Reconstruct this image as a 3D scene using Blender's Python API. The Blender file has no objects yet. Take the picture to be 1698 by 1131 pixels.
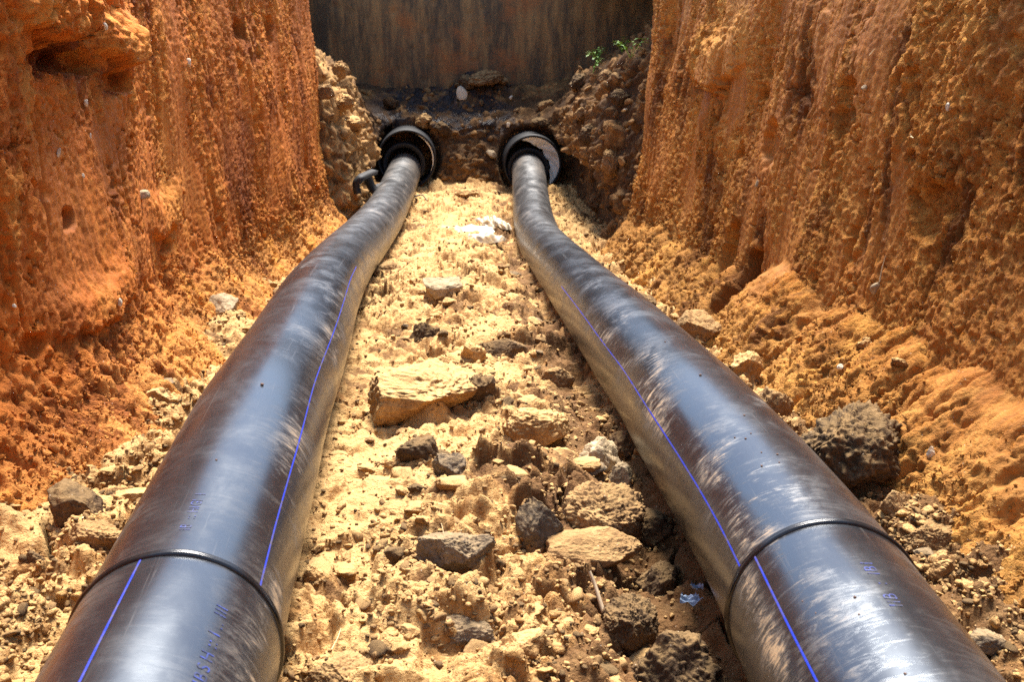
import bpy, bmesh, math, random
import numpy as np
from mathutils import Vector, Matrix, Euler

random.seed(7)
rng = np.random.default_rng(7)
scene = bpy.context.scene
COL = scene.collection
R = math.radians

# ------------------------------------------------------------------ camera
CAM_H = 1.75
cam_d = bpy.data.cameras.new("camera")
cam = bpy.data.objects.new("camera", cam_d)
COL.objects.link(cam)
cam.location = (0, 0, CAM_H)
cam.rotation_euler = (R(90 - 16.869), 0, R(-4.314))
cam_d.sensor_width = 36
cam_d.lens = 1700 / 1698 * 36
cam_d.clip_start = 0.05
cam_d.clip_end = 500
cam_d.dof.use_dof = True
cam_d.dof.focus_distance = 4.0
cam_d.dof.aperture_fstop = 6.3
scene.camera = cam

# ------------------------------------------------------------------ light
SUN_EL, SUN_AZ = 63.0, 10.0          # azimuth clockwise from +Y (down the trench)
world = bpy.data.worlds.new("World")
scene.world = world
world.use_nodes = True
wn = world.node_tree
bg = wn.nodes["Background"]
sky = wn.nodes.new("ShaderNodeTexSky")
sky.sky_type = 'NISHITA'
sky.sun_disc = False
sky.sun_elevation = R(SUN_EL)
sky.sun_rotation = R(SUN_AZ)
sky.air_density = 1.0
sky.dust_density = 1.2
sky.ozone_density = 1.0
wn.links.new(sky.outputs[0], bg.inputs[0])
bg.inputs[1].default_value = 0.125
sun_d = bpy.data.lights.new("sun", 'SUN')
sun_d.energy = 5.0
sun_d.angle = R(24)
sun_d.color = (1.0, 0.95, 0.88)
sun = bpy.data.objects.new("sun", sun_d)
COL.objects.link(sun)
sdir = Vector((math.sin(R(SUN_AZ)) * math.cos(R(SUN_EL)), math.cos(R(SUN_AZ)) * math.cos(R(SUN_EL)), math.sin(R(SUN_EL))))
sun.rotation_euler = sdir.to_track_quat('Z', 'Y').to_euler()
sun.location = (0, 0, 8)
vs = scene.view_settings
vs.view_transform = 'Standard'
vs.look = 'None'
vs.exposure = 1.45
vs.gamma = 1.0
vs.use_curve_mapping = False
scene.cycles.max_bounces = 6
scene.cycles.diffuse_bounces = 4
scene.cycles.use_denoising = False
scene.cycles.sample_clamp_indirect = 4.0

# ------------------------------------------------------------------ numpy noise
def hsh(ix, iy, seed):
    h = (ix.astype(np.int64) * 374761393 + iy.astype(np.int64) * 668265263 + seed * 2147483647 + 1013904223) & 0xFFFFFFFF
    h = ((h ^ (h >> 13)) * 1274126177) & 0xFFFFFFFF
    h = ((h ^ (h >> 16)) * 2246822519) & 0xFFFFFFFF
    h = h ^ (h >> 15)
    return (h & 0xFFFFFF) / float(0x1000000)

def perlin(x, y, seed=0):
    xi = np.floor(x); yi = np.floor(y)
    fx = x - xi; fy = y - yi
    xi = xi.astype(np.int64); yi = yi.astype(np.int64)
    u = fx * fx * fx * (fx * (fx * 6 - 15) + 10); v = fy * fy * fy * (fy * (fy * 6 - 15) + 10)
    def g(ox, oy):
        a = hsh(xi + ox, yi + oy, seed) * 6.2831853
        return np.cos(a) * (fx - ox) + np.sin(a) * (fy - oy)
    a = g(0, 0); b = g(1, 0); c = g(0, 1); d = g(1, 1)
    return ((a + (b - a) * u) * (1 - v) + (c + (d - c) * u) * v) * 1.5

def fbm(x, y, oct=4, seed=0, gain=0.5):
    t = 0; a = 1
    for o in range(oct):
        t = t + a * perlin(x * 2 ** o, y * 2 ** o, seed + o * 17)
        a *= gain
    return t

def worley(x, y, seed=0, jit=0.9):
    xi = np.floor(x).astype(np.int64); yi = np.floor(y).astype(np.int64)
    F1 = np.full(x.shape, 9.0); F2 = np.full(x.shape, 9.0); ID = np.zeros(x.shape); DX = np.zeros(x.shape); DY = np.zeros(x.shape)
    for ox in (-1, 0, 1):
        for oy in (-1, 0, 1):
            cx = xi + ox; cy = yi + oy
            dx = cx + 0.5 + (hsh(cx, cy, seed) - 0.5) * jit - x
            dy = cy + 0.5 + (hsh(cx, cy, seed + 5) - 0.5) * jit - y
            d = np.sqrt(dx * dx + dy * dy)
            near = d < F1
            F2 = np.where(near, F1, np.minimum(F2, d))
            ID = np.where(near, hsh(cx, cy, seed + 9), ID)
            DX = np.where(near, dx, DX); DY = np.where(near, dy, DY)
            F1 = np.where(near, d, F1)
    return F1, F2, ID, DX, DY

def sst(x, a, b):
    t = np.clip((x - a) / (b - a), 0, 1)
    return t * t * (3 - 2 * t)

def clods(x, y, cell, seed, power=2.0, warp=0.35):
    """broken lumps: each cell its own height and tilt, open joints between; returns height 0..~1, id"""
    x = x / cell; y = y / cell
    wx = x + warp * perlin(x * 1.7, y * 1.7, seed + 31) + 0.09 * perlin(x * 4, y * 4, seed + 32)
    wy = y + warp * perlin(x * 1.7 + 40, y * 1.7, seed + 33) + 0.09 * perlin(x * 4 + 9, y * 4, seed + 34)
    F1, F2, ID, DX, DY = worley(wx, wy, seed)
    edge = sst(F2 - F1, 0.0, 0.42)
    amp = ID ** power
    tilt = (np.sin(ID * 91) * DX + np.cos(ID * 57) * DY) * 0.45
    dome = np.clip(1 - F1 * F1 * 1.5, 0, 1)
    return edge * amp * (0.45 + 0.55 * dome + tilt), ID, edge

# ------------------------------------------------------------------ object helpers
def tag(o, label=None, cat=None, group=None, kind=None):
    if label: o["label"] = label
    if cat: o["category"] = cat
    if group: o["group"] = group
    if kind: o["kind"] = kind
    return o

def link(name, me, mat=None, parent=None, smooth=True):
    o = bpy.data.objects.new(name, me)
    COL.objects.link(o)
    if mat is not None and len(me.materials) == 0:
        me.materials.append(mat)
    if parent is not None:
        o.parent = parent
    if smooth:
        me.polygons.foreach_set("use_smooth", np.ones(len(me.polygons), dtype=bool))
    return o

def empty(name, loc=(0, 0, 0)):
    o = bpy.data.objects.new(name, None)
    o.location = loc
    o.empty_display_size = 0.2
    COL.objects.link(o)
    return o

def mesh_np(name, V, F, attrs=None, uv=None):
    """V (n,3); F (m,k) same-size faces"""
    V = np.ascontiguousarray(V, dtype=np.float32); F = np.ascontiguousarray(F, dtype=np.int32)
    me = bpy.data.meshes.new(name)
    me.vertices.add(len(V)); me.vertices.foreach_set("co", V.ravel())
    k = F.shape[1]
    me.loops.add(F.size); me.loops.foreach_set("vertex_index", F.ravel())
    me.polygons.add(len(F))
    me.polygons.foreach_set("loop_start", np.arange(len(F), dtype=np.int32) * k)
    try:
        me.polygons.foreach_set("loop_total", np.full(len(F), k, dtype=np.int32))
    except Exception:
        pass
    me.update(calc_edges=True)
    for nm, a in (attrs or {}).items():
        at = me.attributes.new(nm, 'FLOAT', 'POINT')
        at.data.foreach_set("value", np.ascontiguousarray(a, dtype=np.float32).ravel())
    if uv is not None:
        l = me.uv_layers.new(name="UVMap")
        l.data.foreach_set("uv", np.ascontiguousarray(uv, dtype=np.float32)[F.ravel()].ravel())
    return me

def grid_faces(r, c, flip=False, wrap=False):
    i = np.arange(r - 1)[:, None]; cc = c if wrap else c - 1
    j = np.arange(cc)[None, :]; j2 = (j + 1) % c
    a = i * c + j; b = i * c + j2; d = (i + 1) * c + j2; e = (i + 1) * c + j
    F = np.stack([a, b, d, e], -1).reshape(-1, 4)
    return F[:, ::-1] if flip else F

def grid_normals(P):
    n = np.cross(np.gradient(P, axis=0), np.gradient(P, axis=1))
    return n / (np.linalg.norm(n, axis=2, keepdims=True) + 1e-12)

# ------------------------------------------------------------------ materials
class NT:
    def __init__(self, name):
        self.m = bpy.data.materials.new(name); self.m.use_nodes = True
        self.t = self.m.node_tree; self.b = self.t.nodes["Principled BSDF"]
        self.co = self.n("ShaderNodeTexCoord")
    def n(self, typ, **kw):
        nd = self.t.nodes.new(typ)
        for k, v in kw.items(): setattr(nd, k, v)
        return nd
    def l(self, a, b): self.t.links.new(a, b)
    def set(self, sock, v):
        if hasattr(v, "is_output") or isinstance(v, bpy.types.NodeSocket): self.l(v, sock)
        else: sock.default_value = v
    def mapping(self, src, scale=(1, 1, 1), rot=(0, 0, 0), loc=(0, 0, 0)):
        m = self.n("ShaderNodeMapping"); self.l(src, m.inputs[0])
        self.set(m.inputs[1], loc); m.inputs[2].default_value = rot; m.inputs[3].default_value = scale
        return m.outputs[0]
    def noise(self, vec, scale, detail=4, rough=0.55, dist=0.0):
        n = self.n("ShaderNodeTexNoise"); self.l(vec, n.inputs["Vector"])
        n.inputs["Scale"].default_value = scale; n.inputs["Detail"].default_value = detail
        n.inputs["Roughness"].default_value = rough; n.inputs["Distortion"].default_value = dist
        return n.outputs[0]
    def voro(self, vec, scale, feature='F1'):
        n = self.n("ShaderNodeTexVoronoi", feature=feature); self.l(vec, n.inputs["Vector"])
        n.inputs["Scale"].default_value = scale
        return n
    def ramp(self, v, a, b, lo=0.0, hi=1.0):
        n = self.n("ShaderNodeMapRange", interpolation_type='SMOOTHSTEP'); self.set(n.inputs[0], v)
        n.inputs[1].default_value = a; n.inputs[2].default_value = b; n.inputs[3].default_value = lo; n.inputs[4].default_value = hi
        return n.outputs[0]
    def math(self, op, a, b=0.0):
        n = self.n("ShaderNodeMath", operation=op); self.set(n.inputs[0], a); self.set(n.inputs[1], b)
        return n.outputs[0]
    def mix(self, f, a, b, blend='MIX'):
        n = self.n("ShaderNodeMix", data_type='RGBA', blend_type=blend)
        self.set(n.inputs[0], f)
        for s, v in ((n.inputs[6], a), (n.inputs[7], b)):
            if isinstance(v, tuple): s.default_value = (*v, 1) if len(v) == 3 else v
            else: self.l(v, s)
        return n.outputs[2]
    def mixf(self, f, a, b):
        n = self.n("ShaderNodeMix", data_type='FLOAT'); self.set(n.inputs[0], f); self.set(n.inputs[2], a); self.set(n.inputs[3], b)
        return n.outputs[0]
    def attr(self, name):
        n = self.n("ShaderNodeAttribute", attribute_name=name); return n.outputs["Fac"]
    def bump(self, h, strength=0.5, dist=0.01, nrm=None):
        n = self.n("ShaderNodeBump"); self.set(n.inputs["Strength"], strength); n.inputs["Distance"].default_value = dist
        self.l(h, n.inputs["Height"])
        if nrm is not None: self.l(nrm, n.inputs["Normal"])
        return n.outputs[0]
    def base(self, c): self.set(self.b.inputs["Base Color"], (*c, 1) if isinstance(c, tuple) else c)
    def rough(self, v): self.set(self.b.inputs["Roughness"], v)

def soil(name, mid, pale, dark, smear=None, tone=True, redder=None, rnd=False, wet=False, bump=0.55, top=0.0, crust=(0.56, 0.35, 0.13), foot=None):
    t = NT(name)
    v = t.n("ShaderNodeNewGeometry").outputs["Position"]
    if rnd:
        v = t.co.outputs["Object"]
        oi = t.n("ShaderNodeObjectInfo")
        add = t.n("ShaderNodeVectorMath", operation='ADD'); t.l(v, add.inputs[0])
        cmb = t.n("ShaderNodeCombineXYZ")
        for k in range(3): t.l(t.math('MULTIPLY', oi.outputs["Random"], 37.0 + 11 * k), cmb.inputs[k])
        t.l(cmb.outputs[0], add.inputs[1]); v = add.outputs[0]
    big = t.noise(v, 1.7, 5, 0.6)
    med = t.noise(v, 11, 7, 0.7)
    fine = t.noise(v, 75, 5, 0.7)
    c = t.mix(t.ramp(med, 0.42, 0.72), mid, pale)
    c = t.mix(t.ramp(big, 0.46, 0.68, 0, 0.75), c, dark)
    c = t.mix(t.ramp(fine, 0.50, 0.66, 0, 0.72), c, dark)
    c = t.mix(t.ramp(t.noise(v, 26, 6, 0.75), 0.56, 0.68, 0, 0.6), c, dark)  # both speck layers: darker crumbs, with the shade of small pits painted in
    if redder is not None:                      # redder towards the near end of this bank
        sep = t.n("ShaderNodeSeparateXYZ"); t.l(v, sep.inputs[0])
        yy = t.math('ADD', sep.outputs[1], t.math('MULTIPLY', t.math('SUBTRACT', big, 0.5), 3.5))
        c = t.mix(t.ramp(yy, 3.2, 5.6, 0.75, 0.0), c, t.mix(t.ramp(med, 0.4, 0.7), redder, tuple(min(1, x * 1.5) for x in redder)))
    if foot is not None:                        # slumped dry spoil at the foot of the cut
        sp2 = t.n("ShaderNodeSeparateXYZ"); t.l(v, sp2.inputs[0])
        zz = t.math('ADD', t.math('ADD', sp2.outputs[2], t.math('MULTIPLY', sp2.outputs[1], 0.055)), t.math('MULTIPLY', t.math('SUBTRACT', big, 0.5), 0.9))
        c = t.mix(t.ramp(zz, 0.78, 0.25, 0, 0.75), c, foot)
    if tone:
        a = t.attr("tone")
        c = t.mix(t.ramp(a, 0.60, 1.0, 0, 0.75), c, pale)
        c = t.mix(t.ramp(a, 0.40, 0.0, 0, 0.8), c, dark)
    rgh = 0.93
    strength = bump
    if smear is not None:
        sm = t.attr("smear")
        st = t.noise(t.mapping(v, (1, 7.0, 0.55)), 3.2, 5, 0.65)
        st2 = t.noise(t.mapping(v, (1, 30.0, 1.1)), 3.2, 4, 0.65)
        stc = t.mix(t.ramp(st2, 0.38, 0.66), smear, mid)
        c = t.mix(t.math('MULTIPLY', sm, t.ramp(st, 0.36, 0.62, 0.15, 0.9)), c, stc)
        strength = t.mixf(sm, bump, bump * 0.3)
        rgh = t.mixf(sm, 0.93, 0.68)
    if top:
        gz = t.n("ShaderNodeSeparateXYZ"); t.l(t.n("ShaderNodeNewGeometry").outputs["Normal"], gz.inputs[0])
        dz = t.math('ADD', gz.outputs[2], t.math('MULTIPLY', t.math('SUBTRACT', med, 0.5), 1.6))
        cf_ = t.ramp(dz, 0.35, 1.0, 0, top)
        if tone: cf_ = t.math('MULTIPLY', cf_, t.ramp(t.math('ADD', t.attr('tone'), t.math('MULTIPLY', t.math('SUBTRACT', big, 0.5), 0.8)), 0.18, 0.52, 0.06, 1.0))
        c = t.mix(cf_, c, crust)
    # scattered pale grit
    vo = t.voro(v, 70)
    sel = t.math('MULTIPLY', t.ramp(vo.outputs["Distance"], 0.20, 0.12), t.math('GREATER_THAN', t.math('FRACT', t.math('MULTIPLY', vo.outputs["Color"], 7.13)), 0.93))
    c = t.mix(t.math('MULTIPLY', sel, 0.7), c, (0.62, 0.50, 0.36))
    if wet:
        w = t.attr("wet")
        wn_ = t.math('MULTIPLY', w, t.ramp(t.noise(v, 5, 5, 0.7), 0.40, 0.56))
        c = t.mix(wn_, c, (0.018, 0.014, 0.014))
        rgh = t.mixf(wn_, rgh, 0.28)
    t.base(c); t.rough(rgh)
    t.b.inputs["Specular IOR Level"].default_value = 0.25
    wv = t.n("ShaderNodeVectorMath", operation='ADD'); t.l(v, wv.inputs[0])
    wn2 = t.n("ShaderNodeTexNoise"); t.l(v, wn2.inputs["Vector"]); wn2.inputs["Scale"].default_value = 60; wn2.inputs["Detail"].default_value = 3
    sc_ = t.n("ShaderNodeVectorMath", operation='SCALE'); t.l(wn2.outputs["Color"], sc_.inputs[0]); sc_.inputs[3].default_value = 0.016
    t.l(sc_.outputs[0], wv.inputs[1]); wv = wv.outputs[0]
    h = t.math('MULTIPLY', t.noise(v, 60, 7, 0.78), 0.8)
    for sc1, am in ((38, 0.50), (85, 0.36), (170, 0.22)):
        h = t.math('SUBTRACT', h, t.math('MULTIPLY', t.voro(wv, sc1).outputs['Distance'], am))
    t.l(t.bump(h, strength, 0.02), t.b.inputs["Normal"])
    return t.m

M = {}
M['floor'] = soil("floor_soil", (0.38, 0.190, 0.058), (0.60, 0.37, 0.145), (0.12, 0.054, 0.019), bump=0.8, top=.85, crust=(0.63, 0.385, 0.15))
M['left'] = soil("left_wall_soil", (0.56, 0.152, 0.014), (0.72, 0.285, 0.048), (0.19, 0.042, 0.005), smear=(0.36, 0.108, 0.017), redder=(0.52, 0.110, 0.008), bump=0.8, foot=(0.56, 0.26, 0.068))
M['right'] = soil("right_wall_soil", (0.46, 0.158, 0.019), (0.66, 0.31, 0.062), (0.12, 0.036, 0.005), smear=(0.27, 0.094, 0.017), bump=0.8, foot=(0.46, 0.225, 0.055))
M['bank'] = soil("bank_soil", (0.21, 0.100, 0.032), (0.50, 0.28, 0.10), (0.055, 0.027, 0.012), wet=True)
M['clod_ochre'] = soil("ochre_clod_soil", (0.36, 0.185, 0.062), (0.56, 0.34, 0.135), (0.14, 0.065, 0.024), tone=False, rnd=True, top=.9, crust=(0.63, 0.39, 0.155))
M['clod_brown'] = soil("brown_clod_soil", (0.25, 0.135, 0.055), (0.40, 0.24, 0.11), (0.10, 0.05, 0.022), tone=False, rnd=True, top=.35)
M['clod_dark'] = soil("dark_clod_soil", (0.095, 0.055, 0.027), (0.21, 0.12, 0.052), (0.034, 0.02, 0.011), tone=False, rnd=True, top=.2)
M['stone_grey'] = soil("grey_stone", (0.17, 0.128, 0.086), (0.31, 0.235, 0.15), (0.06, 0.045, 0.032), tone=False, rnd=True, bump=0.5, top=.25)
M['stone_pale'] = soil("pale_stone", (0.40, 0.29, 0.165), (0.58, 0.44, 0.27), (0.20, 0.135, 0.07), tone=False, rnd=True, bump=0.4)
M['white'] = soil("white_stone", (0.66, 0.56, 0.40), (0.78, 0.70, 0.56), (0.48, 0.36, 0.22), tone=False, rnd=True, bump=0.3)
M['top'] = soil("ground_soil", (0.36, 0.22, 0.10), (0.5, 0.33, 0.17), (0.2, 0.11, 0.05), tone=False)

def plain(name, c, rough=0.6, var=0.25, scale=20, bump=0.15):
    t = NT(name); v = t.co.outputs["Object"]
    n = t.noise(v, scale, 5, 0.65)
    t.base(t.mix(t.ramp(n, 0.35, 0.65), tuple(x * (1 - var) for x in c), tuple(min(1, x * (1 + var)) for x in c)))
    t.rough(rough)
    t.l(t.bump(n, bump, 0.01), t.b.inputs["Normal"])
    return t.m

M['rubber'] = plain("black_rubber", (0.012, 0.011, 0.011), 0.7)
M['bead'] = plain("weld_bead_plastic", (0.010, 0.010, 0.011), 0.22, bump=0.05)
M['wood'] = plain("dry_stick", (0.45, 0.33, 0.20), 0.8)
M['straw'] = plain("dry_straw", (0.62, 0.47, 0.24), 0.8)
M['bluefilm'] = plain("blue_grey_plastic", (0.26, 0.33, 0.44), 0.3)
M['grit'] = plain("reddish_grit", (0.15, 0.085, 0.06), 0.9)

def leaf_mat():
    t = NT("fresh_leaf"); n = t.noise(t.co.outputs["Object"], 25, 3)
    t.base(t.mix(t.ramp(n, 0.35, 0.65), (0.10, 0.26, 0.015), (0.22, 0.40, 0.03))); t.rough(0.5)
    t.b.inputs["Transmission Weight"].default_value = 0.0
    t.b.inputs["Subsurface Weight"].default_value = 0.0
    return t.m
M['leaf'] = leaf_mat()

def sheet_mat():
    t = NT("dirty_plastic_sheet"); v = t.co.outputs["Object"]
    n = t.noise(v, 9, 5, 0.65)
    t.base(t.mix(t.ramp(n, 0.45, 0.68), (0.42, 0.345, 0.235), (0.42, 0.26, 0.105))); t.rough(0.42)
    return t.m
M['sheet'] = sheet_mat()

def concrete_mat():
    t = NT("stained_concrete"); v = t.co.outputs["Object"]
    s1 = t.noise(t.mapping(v, (3.0, 1, 0.6)), 1.3, 6, 0.72)
    s2 = t.noise(t.mapping(v, (9.0, 1, 0.5)), 1.3, 6, 0.75)
    b = t.noise(v, 1.5, 5, 0.62)
    f = t.noise(v, 30, 5, 0.7)
    c = t.mix(t.ramp(s1, 0.38, 0.66), (0.075, 0.050, 0.028), (0.30, 0.165, 0.060))
    c = t.mix(t.ramp(s2, 0.50, 0.80, 0, 0.5), c, (0.32, 0.21, 0.095))
    c = t.mix(t.ramp(b, 0.52, 0.70, 0, 0.8), c, (0.30, 0.11, 0.03))
    c = t.mix(t.ramp(f, 0.56, 0.72, 0, 0.5), c, (0.012, 0.010, 0.009))
    t.base(c); t.rough(0.85)
    t.l(t.bump(t.math('ADD', f, s2), 0.35, 0.02), t.b.inputs["Normal"])
    return t.m
M['concrete'] = concrete_mat()

def pipe_mat():
    t = NT("black_pe_pipe")
    uv = t.co.outputs["UV"]
    d = t.attr("dust")
    film = t.attr("film")
    cloud = t.noise(t.mapping(uv, (3.0, 5.0, 1)), 1.0, 5, 0.6, 0.4)
    scr = t.noise(t.mapping(uv, (1.3, 55.0, 1), (0, 0, 0.04)), 1.0, 5, 0.7, 0.6)
    swirl = t.noise(t.mapping(uv, (34.0, 2.4, 1), (0, 0, 0.55)), 1.0, 5, 0.66, 0.5)
    swirl2 = t.noise(t.mapping(uv, (48.0, 3.0, 1), (0, 0, -0.35)), 1.0, 4, 0.66, 0.6)
    rag = t.noise(t.mapping(uv, (34.0, 9.0, 1), (0, 0, 1.05)), 1.0, 7, 0.78, 1.2)
    m1 = t.math('MULTIPLY', d, t.ramp(t.math('ADD', t.math('MULTIPLY', cloud, 0.48), t.math('MULTIPLY', rag, 0.52)), 0.47, 0.64))
    m2 = t.math('MULTIPLY', t.ramp(cloud, 0.42, 0.70, 0.0, 1.0), t.math('MULTIPLY', t.ramp(swirl, 0.58, 0.78), 0.24))
    m3 = t.math('MULTIPLY', t.ramp(scr, 0.58, 0.76), 0.30)
    m4 = t.math('MULTIPLY', t.ramp(swirl2, 0.62, 0.76), 0.08)
    film_n = t.math('MULTIPLY', film, t.ramp(t.math('ADD', t.math('MULTIPLY', swirl, 0.6), t.math('MULTIPLY', cloud, 0.4)), 0.36, 0.62, 0.25, 1.0))
    mask = t.math('MAXIMUM', m1, t.math('MAXIMUM', m2, t.math('MAXIMUM', m3, t.math('MAXIMUM', m4, film_n))))
    mask = t.math('MINIMUM', mask, 0.95)
    thick = t.ramp(mask, 0.25, 0.9)
    dustc = t.mix(thick, (0.16, 0.135, 0.11), (0.36, 0.235, 0.12))
    c = t.mix(mask, (0.010, 0.010, 0.012), dustc)
    t.base(c)
    t.rough(t.mixf(mask, t.ramp(cloud, 0.3, 0.7, 0.22, 0.33), 0.62))
    t.b.inputs["Specular Tint"].default_value = (0.80, 0.90, 1.0, 1)
    t.b.inputs["IOR"].default_value = 1.6
    t.b.inputs["Specular IOR Level"].default_value = 1.0
    h = t.math('ADD', t.math('MULTIPLY', t.noise(t.mapping(uv, (2.0, 4.0, 1)), 1.0, 2, 0.5), 0.9), t.math('MULTIPLY', m1, 1.0))
    t.l(t.bump(h, 0.12, 0.004), t.b.inputs["Normal"])
    return t.m
M['pipe'] = pipe_mat()

def stripe_mat():
    t = NT("blue_stripe"); v = t.co.outputs["Object"]
    n = t.noise(v, 14, 6, 0.75)
    t.base(t.mix(t.ramp(n, 0.42, 0.68, 0, 0.9), (0.015, 0.04, 0.42), (0.10, 0.09, 0.10))); t.rough(0.35)
    return t.m
M['stripe'] = stripe_mat()
def print_mat():
    t = NT("blue_print"); v = t.co.outputs["Object"]
    n = t.noise(v, 45, 5, 0.75)
    t.base(t.mix(t.ramp(n, 0.34, 0.60, 0, 0.95), (0.03, 0.05, 0.24), (0.025, 0.027, 0.04))); t.rough(0.4)
    return t.m
M['print'] = print_mat()

def lit_inner_mat():
    t = NT("sleeve_inner_lit"); n = t.noise(t.co.outputs["Object"], 7, 6, 0.7)
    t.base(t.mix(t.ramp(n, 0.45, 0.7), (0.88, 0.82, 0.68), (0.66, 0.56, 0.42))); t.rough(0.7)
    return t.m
M['lit_inner'] = lit_inner_mat()

# ------------------------------------------------------------------ the trench floor
def zf(y):
    return np.interp(y, [0, 3.6, 4.8, 5.6, 7, 8.5, 10, 11.5, 13, 14.5, 15.8, 18], [.05, .05, -.03, -.10, -.22, -.36, -.47, -.58, -.62, -.60, -.56, -.5])

LP = [(-0.53, -2.5, 0.3), (-0.6, 0.0, 0.3), (-0.64, 2.11, 0.33), (-0.662, 2.45, 0.3), (-0.668, 2.78, 0.303), (-0.668, 3.18, 0.313), (-0.689, 3.77, 0.298), (-0.702, 4.25, 0.25), (-0.701, 4.74, 0.229), (-0.712, 5.37, 0.195), (-0.747, 6.34, 0.111), (-0.769, 7.53, -0.014), (-0.77, 8.75, -0.142), (-0.711, 10.0, -0.233), (-0.665, 10.9, -0.283), (-0.615, 11.95, -0.338), (-0.58, 13.1, -0.385), (-0.537, 14.2, -0.398), (-0.496, 15.1, -0.359), (-0.452, 15.7, -0.307), (-0.4, 18.3, -0.2)]
RP = [(0.80, -2.5, 0.3), (0.88, 0.0, 0.3), (0.957, 2.02, 0.326), (0.993, 2.32, 0.303), (1.012, 2.68, 0.289), (1.005, 3.1, 0.292), (1.0, 3.71, 0.271), (1.039, 4.28, 0.193), (1.036, 4.85, 0.15), (1.051, 5.65, 0.074), (1.098, 7.0, -0.098), (1.132, 8.4, -0.253), (1.152, 9.75, -0.391), (1.167, 11.3, -0.521), (1.193, 12.0, -0.515), (1.227, 12.75, -0.503), (1.279, 13.5, -0.473), (1.331, 14.25, -0.427), (1.386, 15.0, -0.365), (1.431, 15.6, -0.312), (1.5, 18.3, -0.2)]

def path(P):
    P = np.array(P); y = np.arange(-2.5, 18.3, .03)
    q = np.stack([np.interp(y, P[:, 1], P[:, 0]), y, np.interp(y, P[:, 1], P[:, 2])], 1)
    k = np.exp(-.5 * (np.arange(-18, 19) / 6.) ** 2); k /= k.sum()
    for c in (0, 2):
        v = np.concatenate([np.full(18, q[0, c]), q[:, c], np.full(18, q[-1, c])])
        q[:, c] = np.convolve(v, k, 'valid')
    return q
PATH_L, PATH_R = path(LP), path(RP)

ys = [-6.0]
while ys[-1] < 2.1: ys.append(ys[-1] + 0.06)
while ys[-1] < 16.7: ys.append(ys[-1] + 0.0029 * ys[-1])
ys = np.array(ys)
xs = np.linspace(-1.98, 2.30, 600)
GX, GY = np.meshgrid(xs, ys)

def floor_height(x, y):
    z = zf(y) + 0.035 * perlin(x * 0.9, y * 0.7, 3) + 0.03 * perlin(x * 2.3, y * 1.9, 4)
    px_l = np.interp(y, PATH_L[:, 1], PATH_L[:, 0]); px_r = np.interp(y, PATH_R[:, 1], PATH_R[:, 0])
    z = z + 0.05 * np.exp(-((x - (px_l * .55 + px_r * .45)) / 0.42) ** 2)        # crown between the pipes
    z = z - 0.09 * np.exp(-((x - (px_r - 0.30)) / 0.17) ** 2) * (0.5 + sst(perlin(x * 2, y * 1.4, 41), -.4, .3) * .7)
    z = z - 0.04 * np.exp(-((x - (px_l - 0.33)) / 0.15) ** 2)
    # slab-like plates of compacted clay, rubble between them
    ex = 0.10 * perlin(x * 9, y * 9, 811); ey = 0.10 * perlin(x * 9 + 5, y * 9, 813)
    s1, s2, sid, sdx, sdy = worley(x * 2.6 + .35 * perlin(x * 3, y * 3, 815) + ex, y * 3.1 + .35 * perlin(x * 3 + 8, y * 3, 816) + ey, 11)
    s = sst(s2 - s1, 0.02, 0.20) * (sid ** 1.3) * np.clip(0.80 + .45 * sdy * np.sin(sid * 40) + .25 * sdx * np.cos(sid * 70), .3, 1.15)
    loose = sst(perlin(x * 1.6, y * 1.2, 77) + 0.4 * perlin(x * 4, y * 3.4, 78), -0.45, 0.30)
    z = z + 0.105 * s * (0.6 + 0.4 * loose)
    m, mid, me_ = clods(x, y * 1.1, 0.15, 21, 2.2, 0.5)
    z = z + 0.040 * m * (0.25 + 0.75 * loose)
    n, nid, ne = clods(x, y, 0.065, 23, 2.0, 0.5)
    z = z + 0.016 * n * (0.3 + 0.7 * loose)
    nearf = sst(y, 11.0, 5.0)
    t, tid, te = clods(x, y, 0.028, 25, 1.8, 0.5)
    z = z + 0.007 * t * (0.35 + 0.65 * loose) * (0.3 + 0.7 * nearf)
    q, qid, qe = clods(x, y, 0.013, 26, 1.6, 0.5)
    z = z + 0.003 * q * nearf
    z = z + 0.013 * fbm(x * 7, y * 7, 5, 55, .58)
    bil = lambda f, sd: np.abs(perlin(x * f + .5 * perlin(x * f * .7, y * f * .7, sd + 3), y * f * 1.1, sd))
    z = z + (0.4 + 0.6 * loose) * (0.075 * bil(3.6, 801) + 0.060 * bil(7.5, 802) + 0.026 * bil(16, 803) + (0.013 * bil(34, 804) + .006 * bil(70, 805)) * nearf) - 0.045
    # open cracks
    w1, w2, _, _, _ = worley(x * 2.1 + 0.3 * perlin(x * 5, y * 5, 8), y * 2.6 + 0.3 * perlin(x * 5 + 7, y * 5, 9), 61)
    crack = sst(w2 - w1, 0.08, 0.0) * sst(perlin(x * 1.1, y * 0.9, 62), -0.05, 0.25)
    z = z - 0.09 * crack
    p1, p2, pid, _, _ = worley(x * 9 + 0.4 * perlin(x * 20, y * 20, 63), y * 7, 64)
    z = z - 0.028 * sst(p1, 0.36, 0.10) * (pid > 0.66) * loose
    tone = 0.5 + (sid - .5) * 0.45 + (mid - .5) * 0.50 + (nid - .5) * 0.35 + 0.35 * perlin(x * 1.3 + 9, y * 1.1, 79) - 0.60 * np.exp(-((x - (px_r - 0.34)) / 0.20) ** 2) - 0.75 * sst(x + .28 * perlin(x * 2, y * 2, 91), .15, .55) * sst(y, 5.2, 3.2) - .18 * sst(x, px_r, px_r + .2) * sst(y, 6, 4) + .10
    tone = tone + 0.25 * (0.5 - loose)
    return z, np.clip(tone, 0, 1)

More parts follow.
